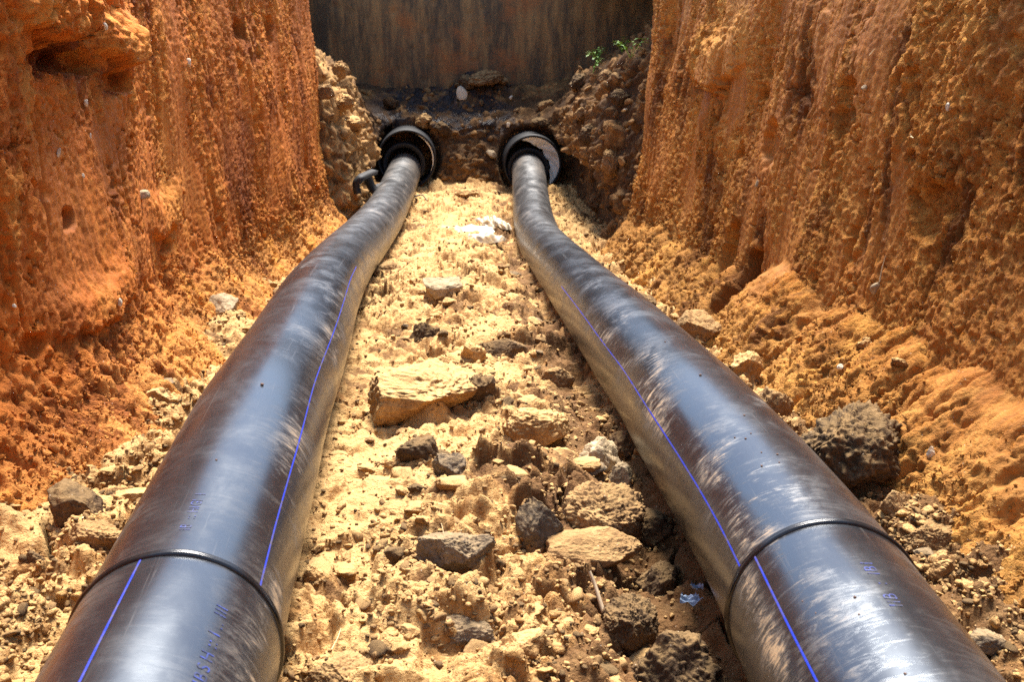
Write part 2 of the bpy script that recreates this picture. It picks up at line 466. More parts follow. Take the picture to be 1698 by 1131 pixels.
FZ, FT = floor_height(GX, GY)
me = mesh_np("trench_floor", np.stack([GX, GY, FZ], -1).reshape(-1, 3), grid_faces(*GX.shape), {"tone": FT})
tag(link("trench_floor", me, M['floor']), kind="structure")

def floor_z(x, y):
    i = int(np.clip(np.searchsorted(ys, y), 1, len(ys) - 1)); j = int(np.clip(np.searchsorted(xs, x), 1, len(xs) - 1))
    return float(FZ[max(0, i - 3):i + 3, max(0, j - 4):j + 4].mean())

# ------------------------------------------------------------------ soil faces (walls and bank)
def soil_face(name, ctrl, svals, profile, vvals, disp, mat, flip):
    """ctrl rows: x, y, outx, outy ; svals arc positions; profile(s, v) -> (outward offset, z)"""
    C = np.array(ctrl, float)
    L = np.concatenate([[0], np.cumsum(np.linalg.norm(np.diff(C[:, :2], axis=0), axis=1))])
    ip = lambda k: np.interp(svals, L, C[:, k])
    px, py, ox, oy = ip(0), ip(1), ip(2), ip(3)
    n = np.hypot(ox, oy); ox /= n; oy /= n
    S, Vv = np.meshgrid(svals, vvals, indexing='ij')
    off, z = profile(S, Vv, py[:, None] + 0 * Vv)
    P = np.stack([px[:, None] + ox[:, None] * off, py[:, None] + oy[:, None] * off, z], -1)
    N = grid_normals(P)
    if flip: N = -N
    d, tone, smear, wet, lat = disp(S, Vv, P)
    P = P + N * d[..., None]
    P[..., 2] += lat
    me = mesh_np(name, P.reshape(-1, 3), grid_faces(*S.shape, flip=flip), {"tone": tone, "smear": smear, "wet": wet})
    SMEAR[name] = smear; NRM[name] = N
    return tag(link(name, me, mat), kind="structure"), P

TOP = 2.7
SMEAR, NRM = {}, {}
def wall_disp(seed, features, rough_k=1.0):
    def f(S, Vv, P):
        y = P[..., 1]; z = P[..., 2]
        d = 0.05 * perlin(S * 0.7, z * 0.8, seed) + 0.035 * perlin(S * 1.9, z * 1.2, seed + 1)
        # bucket gouges: long, steep grooves
        g = perlin(S * 4.2 + 0.35 * perlin(S * 1.0, z * 1.0, seed + 2), z * 0.55, seed + 3)
        d = d + 0.014 * g - 0.035 * sst(np.abs(perlin(S * 2.6, z * 0.35, seed + 4)), 0.07, 0.0) * sst(perlin(S * 3, z * 1.5, seed + 44), -.1, .2)
        sm = sst(perlin(S * 1.7, z * 0.85, seed + 5) + 0.45 * perlin(S * 6.0, z * 1.2, seed + 6), -0.10, 0.26)
        for (fy, fz, wy, wz, amt) in features.get('smear', []):
            sm = np.maximum(sm, amt * np.exp(-((y - fy) / wy) ** 2 - ((z - fz) / wz) ** 2))
        for (fy, fz, wy, wz, amt) in features.get('rough', []):
            sm = sm * (1 - amt * np.exp(-((y - fy) / wy) ** 2 - ((z - fz) / wz) ** 2))
        sm = np.clip(sm, 0, 1) * sst(z, -.05, .35)
        r = (1 - 0.92 * sm) * rough_k * .8 * (1 + 0.7 * sst(z, .50, .15))
        a, aid, _ = clods(S, z * 0.75, 0.22, seed + 7, 2.4, 0.6)
        b, bid, _ = clods(S, z * 0.85, 0.085, seed + 8, 2.2, 0.5)
        c, cid, _ = clods(S, z, 0.038, seed + 9, 1.8, 0.5)
        d = d + r * (0.014 * a + 0.011 * b + 0.009 * c)
        bil = lambda f, sd: np.abs(perlin(S * f + .5 * perlin(S * f * .7, z * f * .6, sd + 3), z * f * .8, sd))
        d = d + r * (0.007 * bil(5, seed + 40) + 0.010 * bil(11, seed + 41) + 0.013 * bil(24, seed + 42) + .012 * bil(50, seed + 43))
        e, eid, _ = clods(S, z, 0.018, seed + 30, 1.6, 0.5)
        d = d + (0.25 + 0.75 * r) * 0.005 * e
        d = d + r * 0.011 * fbm(S * 14, z * 11, 4, seed + 10, .6)
        d = d + 0.004 * fbm(S * 40, z * 30, 2, seed + 14) + 0.006 * sm * perlin(S * 28, z * 1.6, seed + 15)
        c1, c2, _, _, _ = worley(S * 5.5 + .5 * perlin(S * 9, z * 7, seed + 60), z * 3.6 + .5 * perlin(S * 9 + 3, z * 7, seed + 61), seed + 62)
        d = d - 0.030 * sst(c2 - c1, 0.06, 0.0) * sst(perlin(S * 2.1, z * 1.7, seed + 63), -.05, .25)
        # hollows where lumps fell out
        h1, h2, hid, _, _ = worley(S * 3.6 + 0.4 * perlin(S * 8, z * 8, seed + 11), z * 2.4 + 0.4 * perlin(S * 8 + 4, z * 8, seed + 12), seed + 13)
        d = d - 0.055 * sst(h1, 0.34, 0.12) * (hid > 0.78) * (1 - 0.7 * sm)
        k1, k2, kid, _, _ = worley(S * 11, z * 8, seed + 16)
        d = d - 0.022 * sst(k1, 0.38, 0.10) * (kid > 0.50) * r
        k1, k2, kid, _, _ = worley(S * 24 + .4 * perlin(S * 50, z * 50, seed + 31), z * 17, seed + 32)
        d = d - 0.015 * sst(k1, 0.40, 0.12) * (kid > 0.55) * (0.25 + 0.75 * r)
        btone = 0 * d
        for (fy, fz, wy, wz, amt) in features.get('bulge', []):      # lump standing proud with an undercut lower edge
            yy = (y - fy) / wy
            edge = fz + wz * (0.25 * perlin(S * 6, z * 0 + 3.3, seed + 20) + .35 * perlin(S * 17, z * 9, seed + 46) + .2 * perlin(S * 40, z * 25, seed + 47)) + wz * 0.9 * yy * yy
            bl = sst(z, edge - 0.012, edge + 0.012) * np.exp(-yy ** 4) * sst(z, edge + wz * 3.2, edge + wz * 1.2)
            d = d + 1.0 * amt * bl; btone = btone + 0.30 * bl
        for (fy, fz, wy, wz, amt) in features.get('hole', []):
            q = ((y - fy) / wy) ** 2 + ((z - fz) / wz) ** 2 + 0.5 * perlin(S * 12, z * 12, seed + 22)
            d = d - amt * sst(q, 1.1, 0.5)
        tone = np.clip(0.52 + btone + (aid - .5) * 0.40 * r + (bid - .5) * 0.35 * r + 0.45 * perlin(S * 1.2, z * 0.7, seed + 18) + .22 * perlin(S * 5, z * .8, seed + 21), 0, 1)
        for (fy, fz, wy, wz, amt) in features.get('dark', []):     # dark stains, with shade of hollows and crevices put into the tone
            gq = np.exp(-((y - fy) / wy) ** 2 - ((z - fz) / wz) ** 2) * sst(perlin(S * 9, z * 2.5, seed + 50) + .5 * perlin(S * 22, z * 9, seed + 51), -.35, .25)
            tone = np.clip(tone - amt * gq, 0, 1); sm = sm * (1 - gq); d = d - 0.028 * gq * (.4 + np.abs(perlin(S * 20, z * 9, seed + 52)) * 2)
        lat = 0.02 * r * perlin(S * 11, z * 9, seed + 19)
        return d, tone, sm, np.zeros_like(d), lat
    return f

def svals_for(ctrl, y_from, near, k):
    C = np.array(ctrl, float)
    L = np.concatenate([[0], np.cumsum(np.linalg.norm(np.diff(C[:, :2], axis=0), axis=1))])
    s = [0.0]
    while s[-1] < L[-1]:
        y = np.interp(s[-1], L, C[:, 1])
        s.append(s[-1] + (0.10 if y < y_from else k * max(y, near)))
    return np.array(s)

# left wall: nearly plumb cut, a thin talus at its foot
left_ctrl = [(-1.75, -6, -1, 0), (-1.74, 3.2, -1, 0), (-1.70, 3.9, -1, 0), (-1.60, 4.3, -1, 0), (-1.62, 5.9, -1, 0), (-1.70, 6.4, -1, 0), (-1.66, 7.6, -1, 0), (-1.50, 9.0, -1, 0),
             (-1.42, 10.5, -1, 0), (-1.34, 12.6, -1, 0), (-1.36, 12.95, -1, .25), (-1.50, 13.15, -.5, .9), (-2.6, 13.4, 0, 1)]
def left_prof(S, V, y):
    z = V
    base = zf(y) + 0.16 + 0.10 * perlin(S * 1.3, 0 * S + 1.7, 201)
    off = 0.035 * np.clip(z - 0.1, 0, None) - 0.9 * np.clip(base - z, 0, 0.9) - 0.10 * sst(z, base + .25, base - .05)
    return off, z
sL = svals_for(left_ctrl, 3.0, 3.5, 0.0024)
vL = np.arange(-0.95, TOP + 0.02, 0.0085)
L_feat = dict(
    smear=[(4.9, 1.05, .5, .35, .9), (6.0, 0.75, .9, .45, .9), (8.4, 0.95, .7, .5, .7), (7.2, 1.9, .35, .4, .8), (10.5, 0.6, .9, .4, .6), (4.3, .62, .25, .25, .8), (11.8, 1.0, .5, .8, .5)],
    rough=[(4.6, 1.75, .9, .25, 1.0), (5.4, 1.7, .7, .25, 1.0), (4.2, 0.3, .8, .30, .95), (8.8, 1.6, 1.0, .4, .8), (3.6, 1.1, .35, .8, .9), (5.4, .25, .9, .22, .8)],
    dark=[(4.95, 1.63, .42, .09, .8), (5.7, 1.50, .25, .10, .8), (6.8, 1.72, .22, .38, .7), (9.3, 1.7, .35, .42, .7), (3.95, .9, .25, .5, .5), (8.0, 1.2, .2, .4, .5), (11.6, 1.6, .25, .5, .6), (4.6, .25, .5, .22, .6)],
    bulge=[(4.9, 1.72, .50, .09, .15), (5.72, 1.58, .28, .08, .12), (4.9, .42, .5, .08, .05), (6.6, .52, .5, .10, .06)],
    hole=[(4.9, 1.63, .40, .08, .13), (5.25, 1.60, .25, .07, .12), (5.7, 1.49, .20, .07, .11), (6.6, 0.47, .15, .10, .17), (4.75, .93, .10, .06, .07), (9.0, 1.75, .18, .10, .08), (4.2, .50, .11, .05, .06), (10.2, 1.75, .14, .15, .06)])
_, PL = soil_face("trench_wall_left", left_ctrl, sL, left_prof, vL, wall_disp(300, L_feat), M['left'], flip=False)

# right wall: battered face above a talus of slumped soil
right_ctrl = [(2.10, -6, 1, 0), (2.10, 6.0, 1, 0), (2.08, 8, 1, 0), (2.05, 10.4, 1, 0), (2.08, 10.75, 1, .3), (2.25, 10.95, .5, .9), (3.4, 11.2, 0, 1)]
def right_prof(S, V, y):
    z = V
    zt = np.interp(y, [0, 3.3, 3.7, 4.2, 5.0, 6.1, 6.7, 7.5, 9, 10.4, 12], [.45, .45, .52, .46, .40, .34, .12, .08, .05, -.12, -.3])
    zt = zt + 0.10 * perlin(S * 2.1, 0 * S + .3, 401) + 0.05 * perlin(S * 5.5, 0 * S + .3, 402)
    zt2 = zt - 0.03
    under = np.clip(zt2 - z, 0, 1.2)
    off = 0.125 * np.clip(z - zt, 0, None) - 0.85 * under - 0.06 * sst(z, zt2 + .04, zt2 - .05)
    return off, z
sR = svals_for(right_ctrl, 2.6, 3.2, 0.0024)
vR = np.arange(-1.05, TOP + 0.02, 0.0085)
R_feat = dict(
    smear=[(7.6, 1.95, .45, .22, 1.0), (6.0, 1.75, .35, .35, .9), (5.1, 1.2, .25, .6, .7), (3.75, .75, .3, .22, .95), (4.8, .62, .4, .2, .85), (9.6, .55, .6, .35, .6), (6.6, .9, .6, .4, .6), (5.3, 1.7, .25, .3, .9)],
    rough=[(8.5, 1.75, .6, .25, .9), (4.1, 1.35, .5, .6, .95), (3.8, 1.0, .5, .5, .6), (4.2, .2, 1.2, .28, .95), (7.0, .0, 1.4, .25, .9), (6.7, 1.55, .35, .3, .9)],
    bulge=[(8.35, 1.30, .75, .17, .11)],
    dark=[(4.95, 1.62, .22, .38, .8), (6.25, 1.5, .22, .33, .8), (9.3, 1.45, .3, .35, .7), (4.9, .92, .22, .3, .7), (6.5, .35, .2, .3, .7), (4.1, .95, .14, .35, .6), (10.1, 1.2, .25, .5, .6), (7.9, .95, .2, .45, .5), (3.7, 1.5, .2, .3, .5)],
    hole=[(6.5, .18, .12, .26, .15), (6.6, 1.05, .20, .16, .07), (4.35, .98, .15, .14, .07), (5.5, 1.35, .13, .2, .06), (7.0, .22, .14, .26, .10), (6.1, -.05, .16, .14, .10)])
_, PR = soil_face("trench_wall_right", right_ctrl, sR, right_prof, vR, wall_disp(500, R_feat), M['right'], flip=True)

# end bank: rough dark spoil round both sleeves, sloping back to the concrete
bank_ctrl = [(-1.95, 12.55, -1, 0), (-1.24, 13.05, -1, .0), (-1.10, 14.8, -1, .1), (-1.00, 15.6, -1, .3), (-.84, 16.0, -.30, .95), (-.55, 16.12, 0, 1), (.4, 16.16, 0, 1), (1.5, 16.10, 0, 1), (1.82, 15.95, .30, .95),
             (1.98, 15.3, 1, .3), (2.02, 14.2, 1, .1), (2.02, 12.2, 1, 0), (2.55, 10.55, 1, 0)]
_C = np.array(bank_ctrl); bank_len = np.concatenate([[0], np.cumsum(np.linalg.norm(np.diff(_C[:, :2], axis=0), axis=1))])
b_z1 = [1.25, 1.22, 1.18, 1.12, .46, .36, .30, .34, .48, 1.0, 1.18, 1.36, 1.45]
b_rise = [.75, .75, .75, .7, .30, .36, .38, .36, .30, .58, .62, .6, .6]
def bank_prof(S, V, y):
    z1 = np.interp(S, bank_len, b_z1) + 0.06 * perlin(S * 2, 0 * S, 601)
    rise = np.interp(S, bank_len, b_rise)
    low = V < 0
    t = V + 1.0                                         # 0..1 : face, then metres back
    zface = -0.95 + (z1 + 0.95) * np.clip(t, 0, 1)
    back = np.clip(V, 0, None)
    z = np.where(low, zface, z1 + back * rise)
    off = np.where(low, -0.30 * (1 - np.clip(t, 0, 1)) ** 1.5 + 0.26 * sst(t, .55, 1.05), back + 0.26 * sst(1.0, .55, 1.05))
    return off, z
def bank_disp(S, V, P):
    u = S; w = np.where(V < 0, V * 1.8, V)
    a, aid, _ = clods(u, w, 0.26, 611, 1.5, 0.5)
    b, bid, _ = clods(u, w, 0.12, 612, 1.8, 0.5)
    c, cid, _ = clods(u, w, 0.05, 613, 2.0)
    d = 0.07 * perlin(u * 1.5, w * 1.5, 614) + 0.15 * a + 0.085 * b + 0.035 * c + 0.02 * fbm(u * 12, w * 12, 3, 615)
    side_r = sst(S, bank_len[8], bank_len[9])
    side_l = 1 - sst(S, bank_len[2], bank_len[4])
    endz = (1 - side_l) * (1 - side_r)
    d = d * (0.55 + 0.45 * np.maximum(side_l, side_r))
    x = P[..., 0]; y = P[..., 1]; z = P[..., 2]
    # soil heap against the concrete
    d = d + np.where(V > 0, 0.30 * np.exp(-((x - 0.82) / 0.40) ** 2) * sst(y, 16.9, 17.45), 0)
    # room for the two sleeves
    for (sx, sz) in ((-.411, -.122), (1.508, -.213)):
        q = np.hypot(x - sx, z - sz)
        hole = sst(q, 0.55, 0.47) * (V < 0.15)
        d = d * (1 - hole) - 0.35 * hole
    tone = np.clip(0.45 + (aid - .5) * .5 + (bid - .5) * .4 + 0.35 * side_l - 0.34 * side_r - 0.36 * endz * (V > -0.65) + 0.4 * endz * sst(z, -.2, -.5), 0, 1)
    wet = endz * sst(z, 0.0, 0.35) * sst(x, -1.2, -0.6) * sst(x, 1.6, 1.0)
    return d, tone, np.zeros_like(d), wet, 0.03 * perlin(u * 9, w * 9, 617)
sB = np.arange(0, bank_len[-1], 0.024)
vB = np.concatenate([np.arange(-1, 0, 0.0135), np.arange(0, 2.3, 0.03)])
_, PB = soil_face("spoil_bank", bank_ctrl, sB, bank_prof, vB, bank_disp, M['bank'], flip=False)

# ground above the trench, and the trench's closed end behind the camera
def slab(name, x0, x1, y0, y1, z, mat, n=24):
    X, Y = np.meshgrid(np.linspace(x0, x1, n), np.linspace(y0, y1, n))
    Z = z + 0.08 * fbm(X * .4, Y * .4, 3, 91) + 0.0 * X
    return tag(link(name, mesh_np(name, np.stack([X, Y, Z], -1).reshape(-1, 3), grid_faces(n, n)), mat), kind="structure")
slab("ground", -120, -1.80, -120, 140, TOP - 0.03, M['top'], 60)
slab("ground", 2.36, 120, -120, 140, TOP - 0.03, M['top'], 60)
slab("ground", -1.80, 2.36, -120, -5.9, TOP - 0.03, M['top'], 30)
slab("ground", -1.80, 2.36, 18.05, 140, TOP - 0.03, M['top'], 30)
X, Z = np.meshgrid(np.linspace(-2.3, 2.9, 90), np.linspace(-.4, TOP, 60))
Yb = -5.9 + 0.08 * fbm(X * 2, Z * 2, 4, 95)
tag(link("trench_end_wall", mesh_np("trench_end_wall", np.stack([X, Yb, Z], -1).reshape(-1, 3), grid_faces(60, 90)), M['top']), kind="structure")

# ------------------------------------------------------------------ concrete wall
def concrete_wall():
    X, Z = np.meshgrid(np.linspace(-5.2, 5.8, 260), np.linspace(-.4, 3.3, 100))
    Y = 17.62 + 0.012 * fbm(X * 3, Z * 1.2, 4, 71) - 0.010 * (hsh(np.floor(X * 0 + 2).astype(int), np.floor(Z / 0.62).astype(int), 3) - .5)
    p1, p2, pid, _, _ = worley(X * 4, Z * 4, 73)
    Y = Y + 0.02 * sst(p1, .22, .10) * (pid > .8)
    r, c = X.shape
    V = np.concatenate([np.stack([X, Y, Z], -1).reshape(-1, 3), np.stack([X, 0 * X + 18.05, Z], -1).reshape(-1, 3)])
    F = grid_faces(r, c)
    F2 = grid_faces(r, c, flip=True) + r * c
    edge = []
    for j in range(c - 1):
        a = (r - 1) * c + j; edge.append((a, a + 1, a + 1 + r * c, a + r * c))
        a = j; edge.append((a + 1, a, a + r * c, a + 1 + r * c))
    for i in range(r - 1):
        a = i * c; b = (i + 1) * c; edge.append((a, b, b + r * c, a + r * c))
        a = i * c + c - 1; b = (i + 1) * c + c - 1; edge.append((b, a, a + r * c, b + r * c))
    me = mesh_np("concrete_wall", V, np.concatenate([F, F2, np.array(edge)]))
    o = link("concrete_wall", me, M['concrete'])
    tag(o, "dark stained concrete wall closing the far end of the trench", "wall")
concrete_wall()

# ------------------------------------------------------------------ pipes
PR_ = 0.25
def frames(q):
    t = np.gradient(q, axis=0); t /= np.linalg.norm(t, axis=1)[:, None]
    r = np.cross(t, [0, 0, 1.]); r /= np.linalg.norm(r, axis=1)[:, None]
    return t, r, np.cross(r, t)

def tube(name, q, rad, seg, mat, parent, dustfn=None, seed=0, caps=False):
    t, r, u = frames(q)
    th = np.linspace(-math.pi, math.pi, seg + 1)
    s = np.concatenate([[0], np.cumsum(np.linalg.norm(np.diff(q, axis=0), axis=1))])
    rad = np.broadcast_to(rad, (len(q),))
    P = q[:, None] + rad[:, None, None] * (np.sin(th)[None, :, None] * r[:, None] + np.cos(th)[None, :, None] * u[:, None])
    uv = np.stack(np.broadcast_arrays(q[:, 1][:, None] + seed, th[None] * PR_), -1).reshape(-1, 2)
    at = {}
    if dustfn is not None:
        d, f = dustfn(q[:, 1][:, None] + 0 * th[None], np.degrees(th)[None] + 0 * q[:, 1][:, None])
        at = {"dust": d, "film": f}
    me = mesh_np(name, P.reshape(-1, 3), grid_faces(len(q), seg + 1, flip=False), at, uv)
    return link(name, me, mat, parent)

def strip(name, q, th, half_w, lift, mat, parent):
    t, r, u = frames(q)
    ths = np.array([th - half_w / PR_, th, th + half_w / PR_])
    R_ = PR_ + np.array([lift * .6, lift, lift * .6])
    P = q[:, None] + R_[None, :, None] * (np.sin(ths)[None, :, None] * r[:, None] + np.cos(ths)[None, :, None] * u[:, None])
    return link(name, mesh_np(name, P.reshape(-1, 3), grid_faces(len(q), 3)), mat, parent)

def lettering(txt, q, th, y0, size, mat, parent, direction=1):
    cu = bpy.data.curves.new("print_marking", 'FONT'); cu.body = txt; cu.size = size; cu.align_x = 'LEFT'; cu.space_character = 1.15
    tmp = bpy.data.objects.new("print_marking", cu); COL.objects.link(tmp)
    me = bpy.data.meshes.new_from_object(tmp, depsgraph=None)
    bpy.data.objects.remove(tmp)
    bm = bmesh.new(); bm.from_mesh(me)
    bmesh.ops.triangulate(bm, faces=bm.faces)
    bm.to_mesh(me); bm.free()
    n = len(me.vertices); co = np.zeros(n * 3, dtype=np.float32); me.vertices.foreach_get("co", co); co = co.reshape(-1, 3)
    t, r, u = frames(q)
    yy = y0 + direction * co[:, 0]
    a = th - direction * (co[:, 1] - size * .35) / PR_
    ip = lambda A: np.stack([np.interp(yy, q[:, 1], A[:, k]) for k in range(3)], 1)
    P = ip(q) + (PR_ + 0.0012) * (np.sin(a)[:, None] * ip(r) + np.cos(a)[:, None] * ip(u))
    me.vertices.foreach_set("co", P.astype(np.float32).ravel()); me.update()
    return link("print_marking", me, mat, parent, smooth=False)

def weld(q, yj, parent):
    i = int(np.argmin(abs(q[:, 1] - yj))); t, r, u = frames(q)
    c, T, Rr, U = q[i], t[i], r[i], u[i]
    sec = []
    for k in range(22):                                   # double roll-back bead: two lobes with a groove between
        a = k / 22 * 2 * math.pi
        x = 0.0125 * math.cos(a); h = 0.0095 * math.sin(a)
        if h > 0: h -= 0.0042 * math.exp(-(x / 0.0035) ** 2)
        sec.append((x, max(h, -0.004)))
    th = np.linspace(0, 2 * math.pi, 161)[:-1]
    P = np.zeros((160, 22, 3))
    for k, (x, h) in enumerate(sec):
        rr = PR_ + h * (1 + 0.10 * np.sin(th * 3 + 1) + .05 * np.sin(th * 11))
        P[:, k] = c + T * x + rr[:, None] * (np.sin(th)[:, None] * Rr + np.cos(th)[:, None] * U)
    F = []
    for a in range(160):
        for k in range(22):
            F.append((a * 22 + k, ((a + 1) % 160) * 22 + k, ((a + 1) % 160) * 22 + (k + 1) % 22, a * 22 + (k + 1) % 22))
    return link("weld_bead", mesh_np("weld_bead", P.reshape(-1, 3), np.array(F)), M['bead'], parent), i

def blob(y, th, y0, t0, wy, wt, a):
    return a * np.exp(-((y - y0) / wy) ** 2 - ((th - t0) / wt) ** 2)

def dust_left(y, th):
    d = 0.09 + 0 * y
    for b in [(2.55, 75, .5, 22, .9), (3.1, 50, .35, 16, .7), (2.3, -50, .4, 18, .5), (3.3, -60, .6, 20, .75), (4.6, 60, .7, 22, .8), (5.6, 40, .6, 30, .5), (4.2, 20, .3, 12, .5), (1.8, 62, .35, 18, .9), (6.6, -30, .6, 30, .7)]:
        d = d + blob(y, th, *b)
    d = d + 0.55 * sst(y, 7, 11)
    film = 0.02 + 0.10 * sst(abs(th), 40, 85) + 0.30 * sst(y, 6.0, 10.5) + 0.22 * sst(y, 13.5, 15.3)
    return np.clip(d, 0, 1.2), np.clip(film, 0, .85)
def dust_right(y, th):
    d = 0.12 + 0 * y
    for b in [(2.75, -34, .30, 18, 1.0), (2.45, -45, .22, 14, .9), (2.0, -64, .5, 10, .9), (3.3, 30, .3, 12, .6), (1.75, -20, .3, 16, .7), (2.5, -12, .2, 16, .45), (3.5, -55, .6, 16, .9), (4.6, -60, .9, 14, .9), (3.9, -35, .3, 12, .8), (4.9, -30, .35, 14, .7), (2.0, -36, .4, 8, .7), (1.7, -66, .4, 12, .6), (2.0, 55, .6, 20, .6), (2.8, 62, .6, 14, .6), (6.3, -25, .5, 16, .5)]:
        d = d + blob(y, th, *b)
    d = d + 0.5 * sst(y, 9, 11.5)
    film = 0.02 + 0.12 * sst(abs(th), 45, 85) + 0.28 * sst(y, 8.0, 11.5) + 0.25 * sst(y, 13.5, 15.2)
    return np.clip(d, 0, 1.2), np.clip(film, 0, .85)

def pipe(q, yj, dustfn, near_th, far_th, near_txt, far_txt, label, group, seed):
    root = tag(empty("plastic_pipe", (q[0, 0], q[0, 1], 0.05)), label, "pipe", group)
    inv = Matrix.Translation(-root.location)
    kids = []
    bead, i = weld(q, yj, None); kids.append(bead)
    kids.append(tube("pipe_section", q[:i + 1], PR_, 128, M['pipe'], None, dustfn, seed))
    kids.append(tube("pipe_section", q[i:-8], PR_, 128, M['pipe'], None, dustfn, seed + 50))
    for th in near_th: kids.append(strip("stripe", q[30:i + 1], R(th), 0.0027, 0.0012, M['stripe'], None))
    for th in far_th: kids.append(strip("stripe", q[i:int(np.argmin(abs(q[:, 1] - 7.0)))], R(th), 0.0030, 0.0012, M['stripe'], None))
    for lst, qq in ((near_txt, q[:i + 1]), (far_txt, q[i:])):
        for (txt, th, y0, size, dr) in lst:                 # worn marking, one part per character
            adv = y0
            for ch in txt:
                if ch != ' ': kids.append(lettering(ch, qq, R(th), adv, size, M['print'], None, dr))
                adv += size * (.34 if ch in ' I:.' else .78)
    for k in kids:
        k.parent = root; k.matrix_parent_inverse = inv
    return root

YJ_L, YJ_R = 2.22, 2.28
pipe(PATH_L, YJ_L, dust_left, [-13.5], [55.5], [("HS  IGIBSH :: I .. III", 37, 1.62, 0.042, 1)], [("IB  :: HIGI  I", 3.5, 2.34, 0.040, 1)],
     "left black plastic pipe, blue stripe along its inner side, ending in the thin-rimmed sleeve", "black plastic water pipes along the trench", 0)
pipe(PATH_R, YJ_R, dust_right, [-50.5], [-62.5], [("IIB  :  IBI", 2.5, 1.86, 0.042, 1)], [],
     "right black plastic pipe with mud smears by its weld, ending in the white-patched sleeve", "black plastic water pipes along the trench", 9)

# ------------------------------------------------------------------ sleeves
def ring_tube(profile, n=96, a0=-math.pi, a1=math.pi, closed=True):
    """lathe about local Y; profile list of (r, y)"""
    th = np.linspace(a0, a1, n + (0 if closed else 1), endpoint=not closed)
    P = np.array([[(r * math.sin(a), y, r * math.cos(a)) for a in th] for r, y in profile])
    return P.reshape(-1, 3), grid_faces(len(profile), P.shape[1], wrap=closed)

def sleeve(cx_, cz_, label, patch, seal_dx, seal_dz, seed):
    root = tag(empty("pipe_sleeve", (cx_, 15.74, cz_ - 0.46)), label, "pipe sleeve", "sleeves in the end bank")
    loc = Vector((0, 0, 0.46))
    V, F = ring_tube([(.415, 0.012), (.422, 0.0), (.436, 0.0), (.444, 0.012), (.444, 1.6)])
    a = link("casing", mesh_np("casing", V, F), M['rubber'], root); a.location = loc
    V, F = ring_tube([(.415, 0.012), (.408, .03), (.408, 1.55), (.05, 1.56)])
    a = link("inner_wall", mesh_np("inner_wall", V, F[:, ::-1]), M['rubber'], root); a.location = loc
    # lit part of the inner wall, put in as a pale ragged shell
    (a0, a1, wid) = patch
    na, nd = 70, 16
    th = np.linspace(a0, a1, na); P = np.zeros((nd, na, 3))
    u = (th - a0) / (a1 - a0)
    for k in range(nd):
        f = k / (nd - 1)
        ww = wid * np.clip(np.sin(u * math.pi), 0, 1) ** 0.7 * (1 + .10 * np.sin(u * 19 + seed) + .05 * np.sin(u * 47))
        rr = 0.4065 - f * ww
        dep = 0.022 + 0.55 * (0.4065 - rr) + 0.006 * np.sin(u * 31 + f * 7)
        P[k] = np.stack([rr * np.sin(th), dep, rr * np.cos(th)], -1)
    a = link("lit_patch", mesh_np("lit_patch", P.reshape(-1, 3), grid_faces(nd, na)), M['lit_inner'], root); a.location = loc
    V, F = ring_tube([(.255, .10), (.305, .06), (.322, .07), (.326, .30), (.30, .45)])
    a = link("end_seal", mesh_np("end_seal", V, F), M['rubber'], root); a.location = loc + Vector((seal_dx, 0, seal_dz))
sleeve(-.411, -.122, "left black pipe sleeve in the bank, only a thin pale crescent inside its right rim", (R(20), R(120), .020), -.045, -.085, 1)
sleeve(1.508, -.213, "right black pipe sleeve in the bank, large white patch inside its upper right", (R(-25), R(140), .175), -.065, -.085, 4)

# ------------------------------------------------------------------ clods and stones
def v3noise(P, s, seed):
    """3-D gradient noise, vectorised, domain turned per octave so no lattice shows"""
    rg = np.random.default_rng(seed * 7 + 3); q_, _r = np.linalg.qr(rg.normal(size=(3, 3)))
    p = (P @ q_) * s + 17.3; i = np.floor(p).astype(np.int64); f = p - i; u = f * f * f * (f * (f * 6 - 15) + 10)
    o = 0
    for dx in (0, 1):
        for dy in (0, 1):
            for dz in (0, 1):
                w = (u[:, 0] if dx else 1 - u[:, 0]) * (u[:, 1] if dy else 1 - u[:, 1]) * (u[:, 2] if dz else 1 - u[:, 2])
                hx = i[:, 0] + dx + 57 * (i[:, 2] + dz); hy = i[:, 1] + dy
                zc = hsh(hx, hy, seed) * 2 - 1; an = hsh(hx, hy, seed + 77) * 6.2832; rr = np.sqrt(1 - zc * zc)
                o = o + w * (rr * np.cos(an) * (f[:, 0] - dx) + rr * np.sin(an) * (f[:, 1] - dy) + zc * (f[:, 2] - dz))
    return o * 0.9

_ico = {}
def ico(n):
    if n not in _ico:
        bm = bmesh.new(); bmesh.ops.create_icosphere(bm, subdivisions=n, radius=1)
        V = np.array([v.co[:] for v in bm.verts]); F = np.array([[v.index for v in f.verts] for f in bm.faces]); bm.free()
        _ico[n] = (V, F)
    return _ico[n]

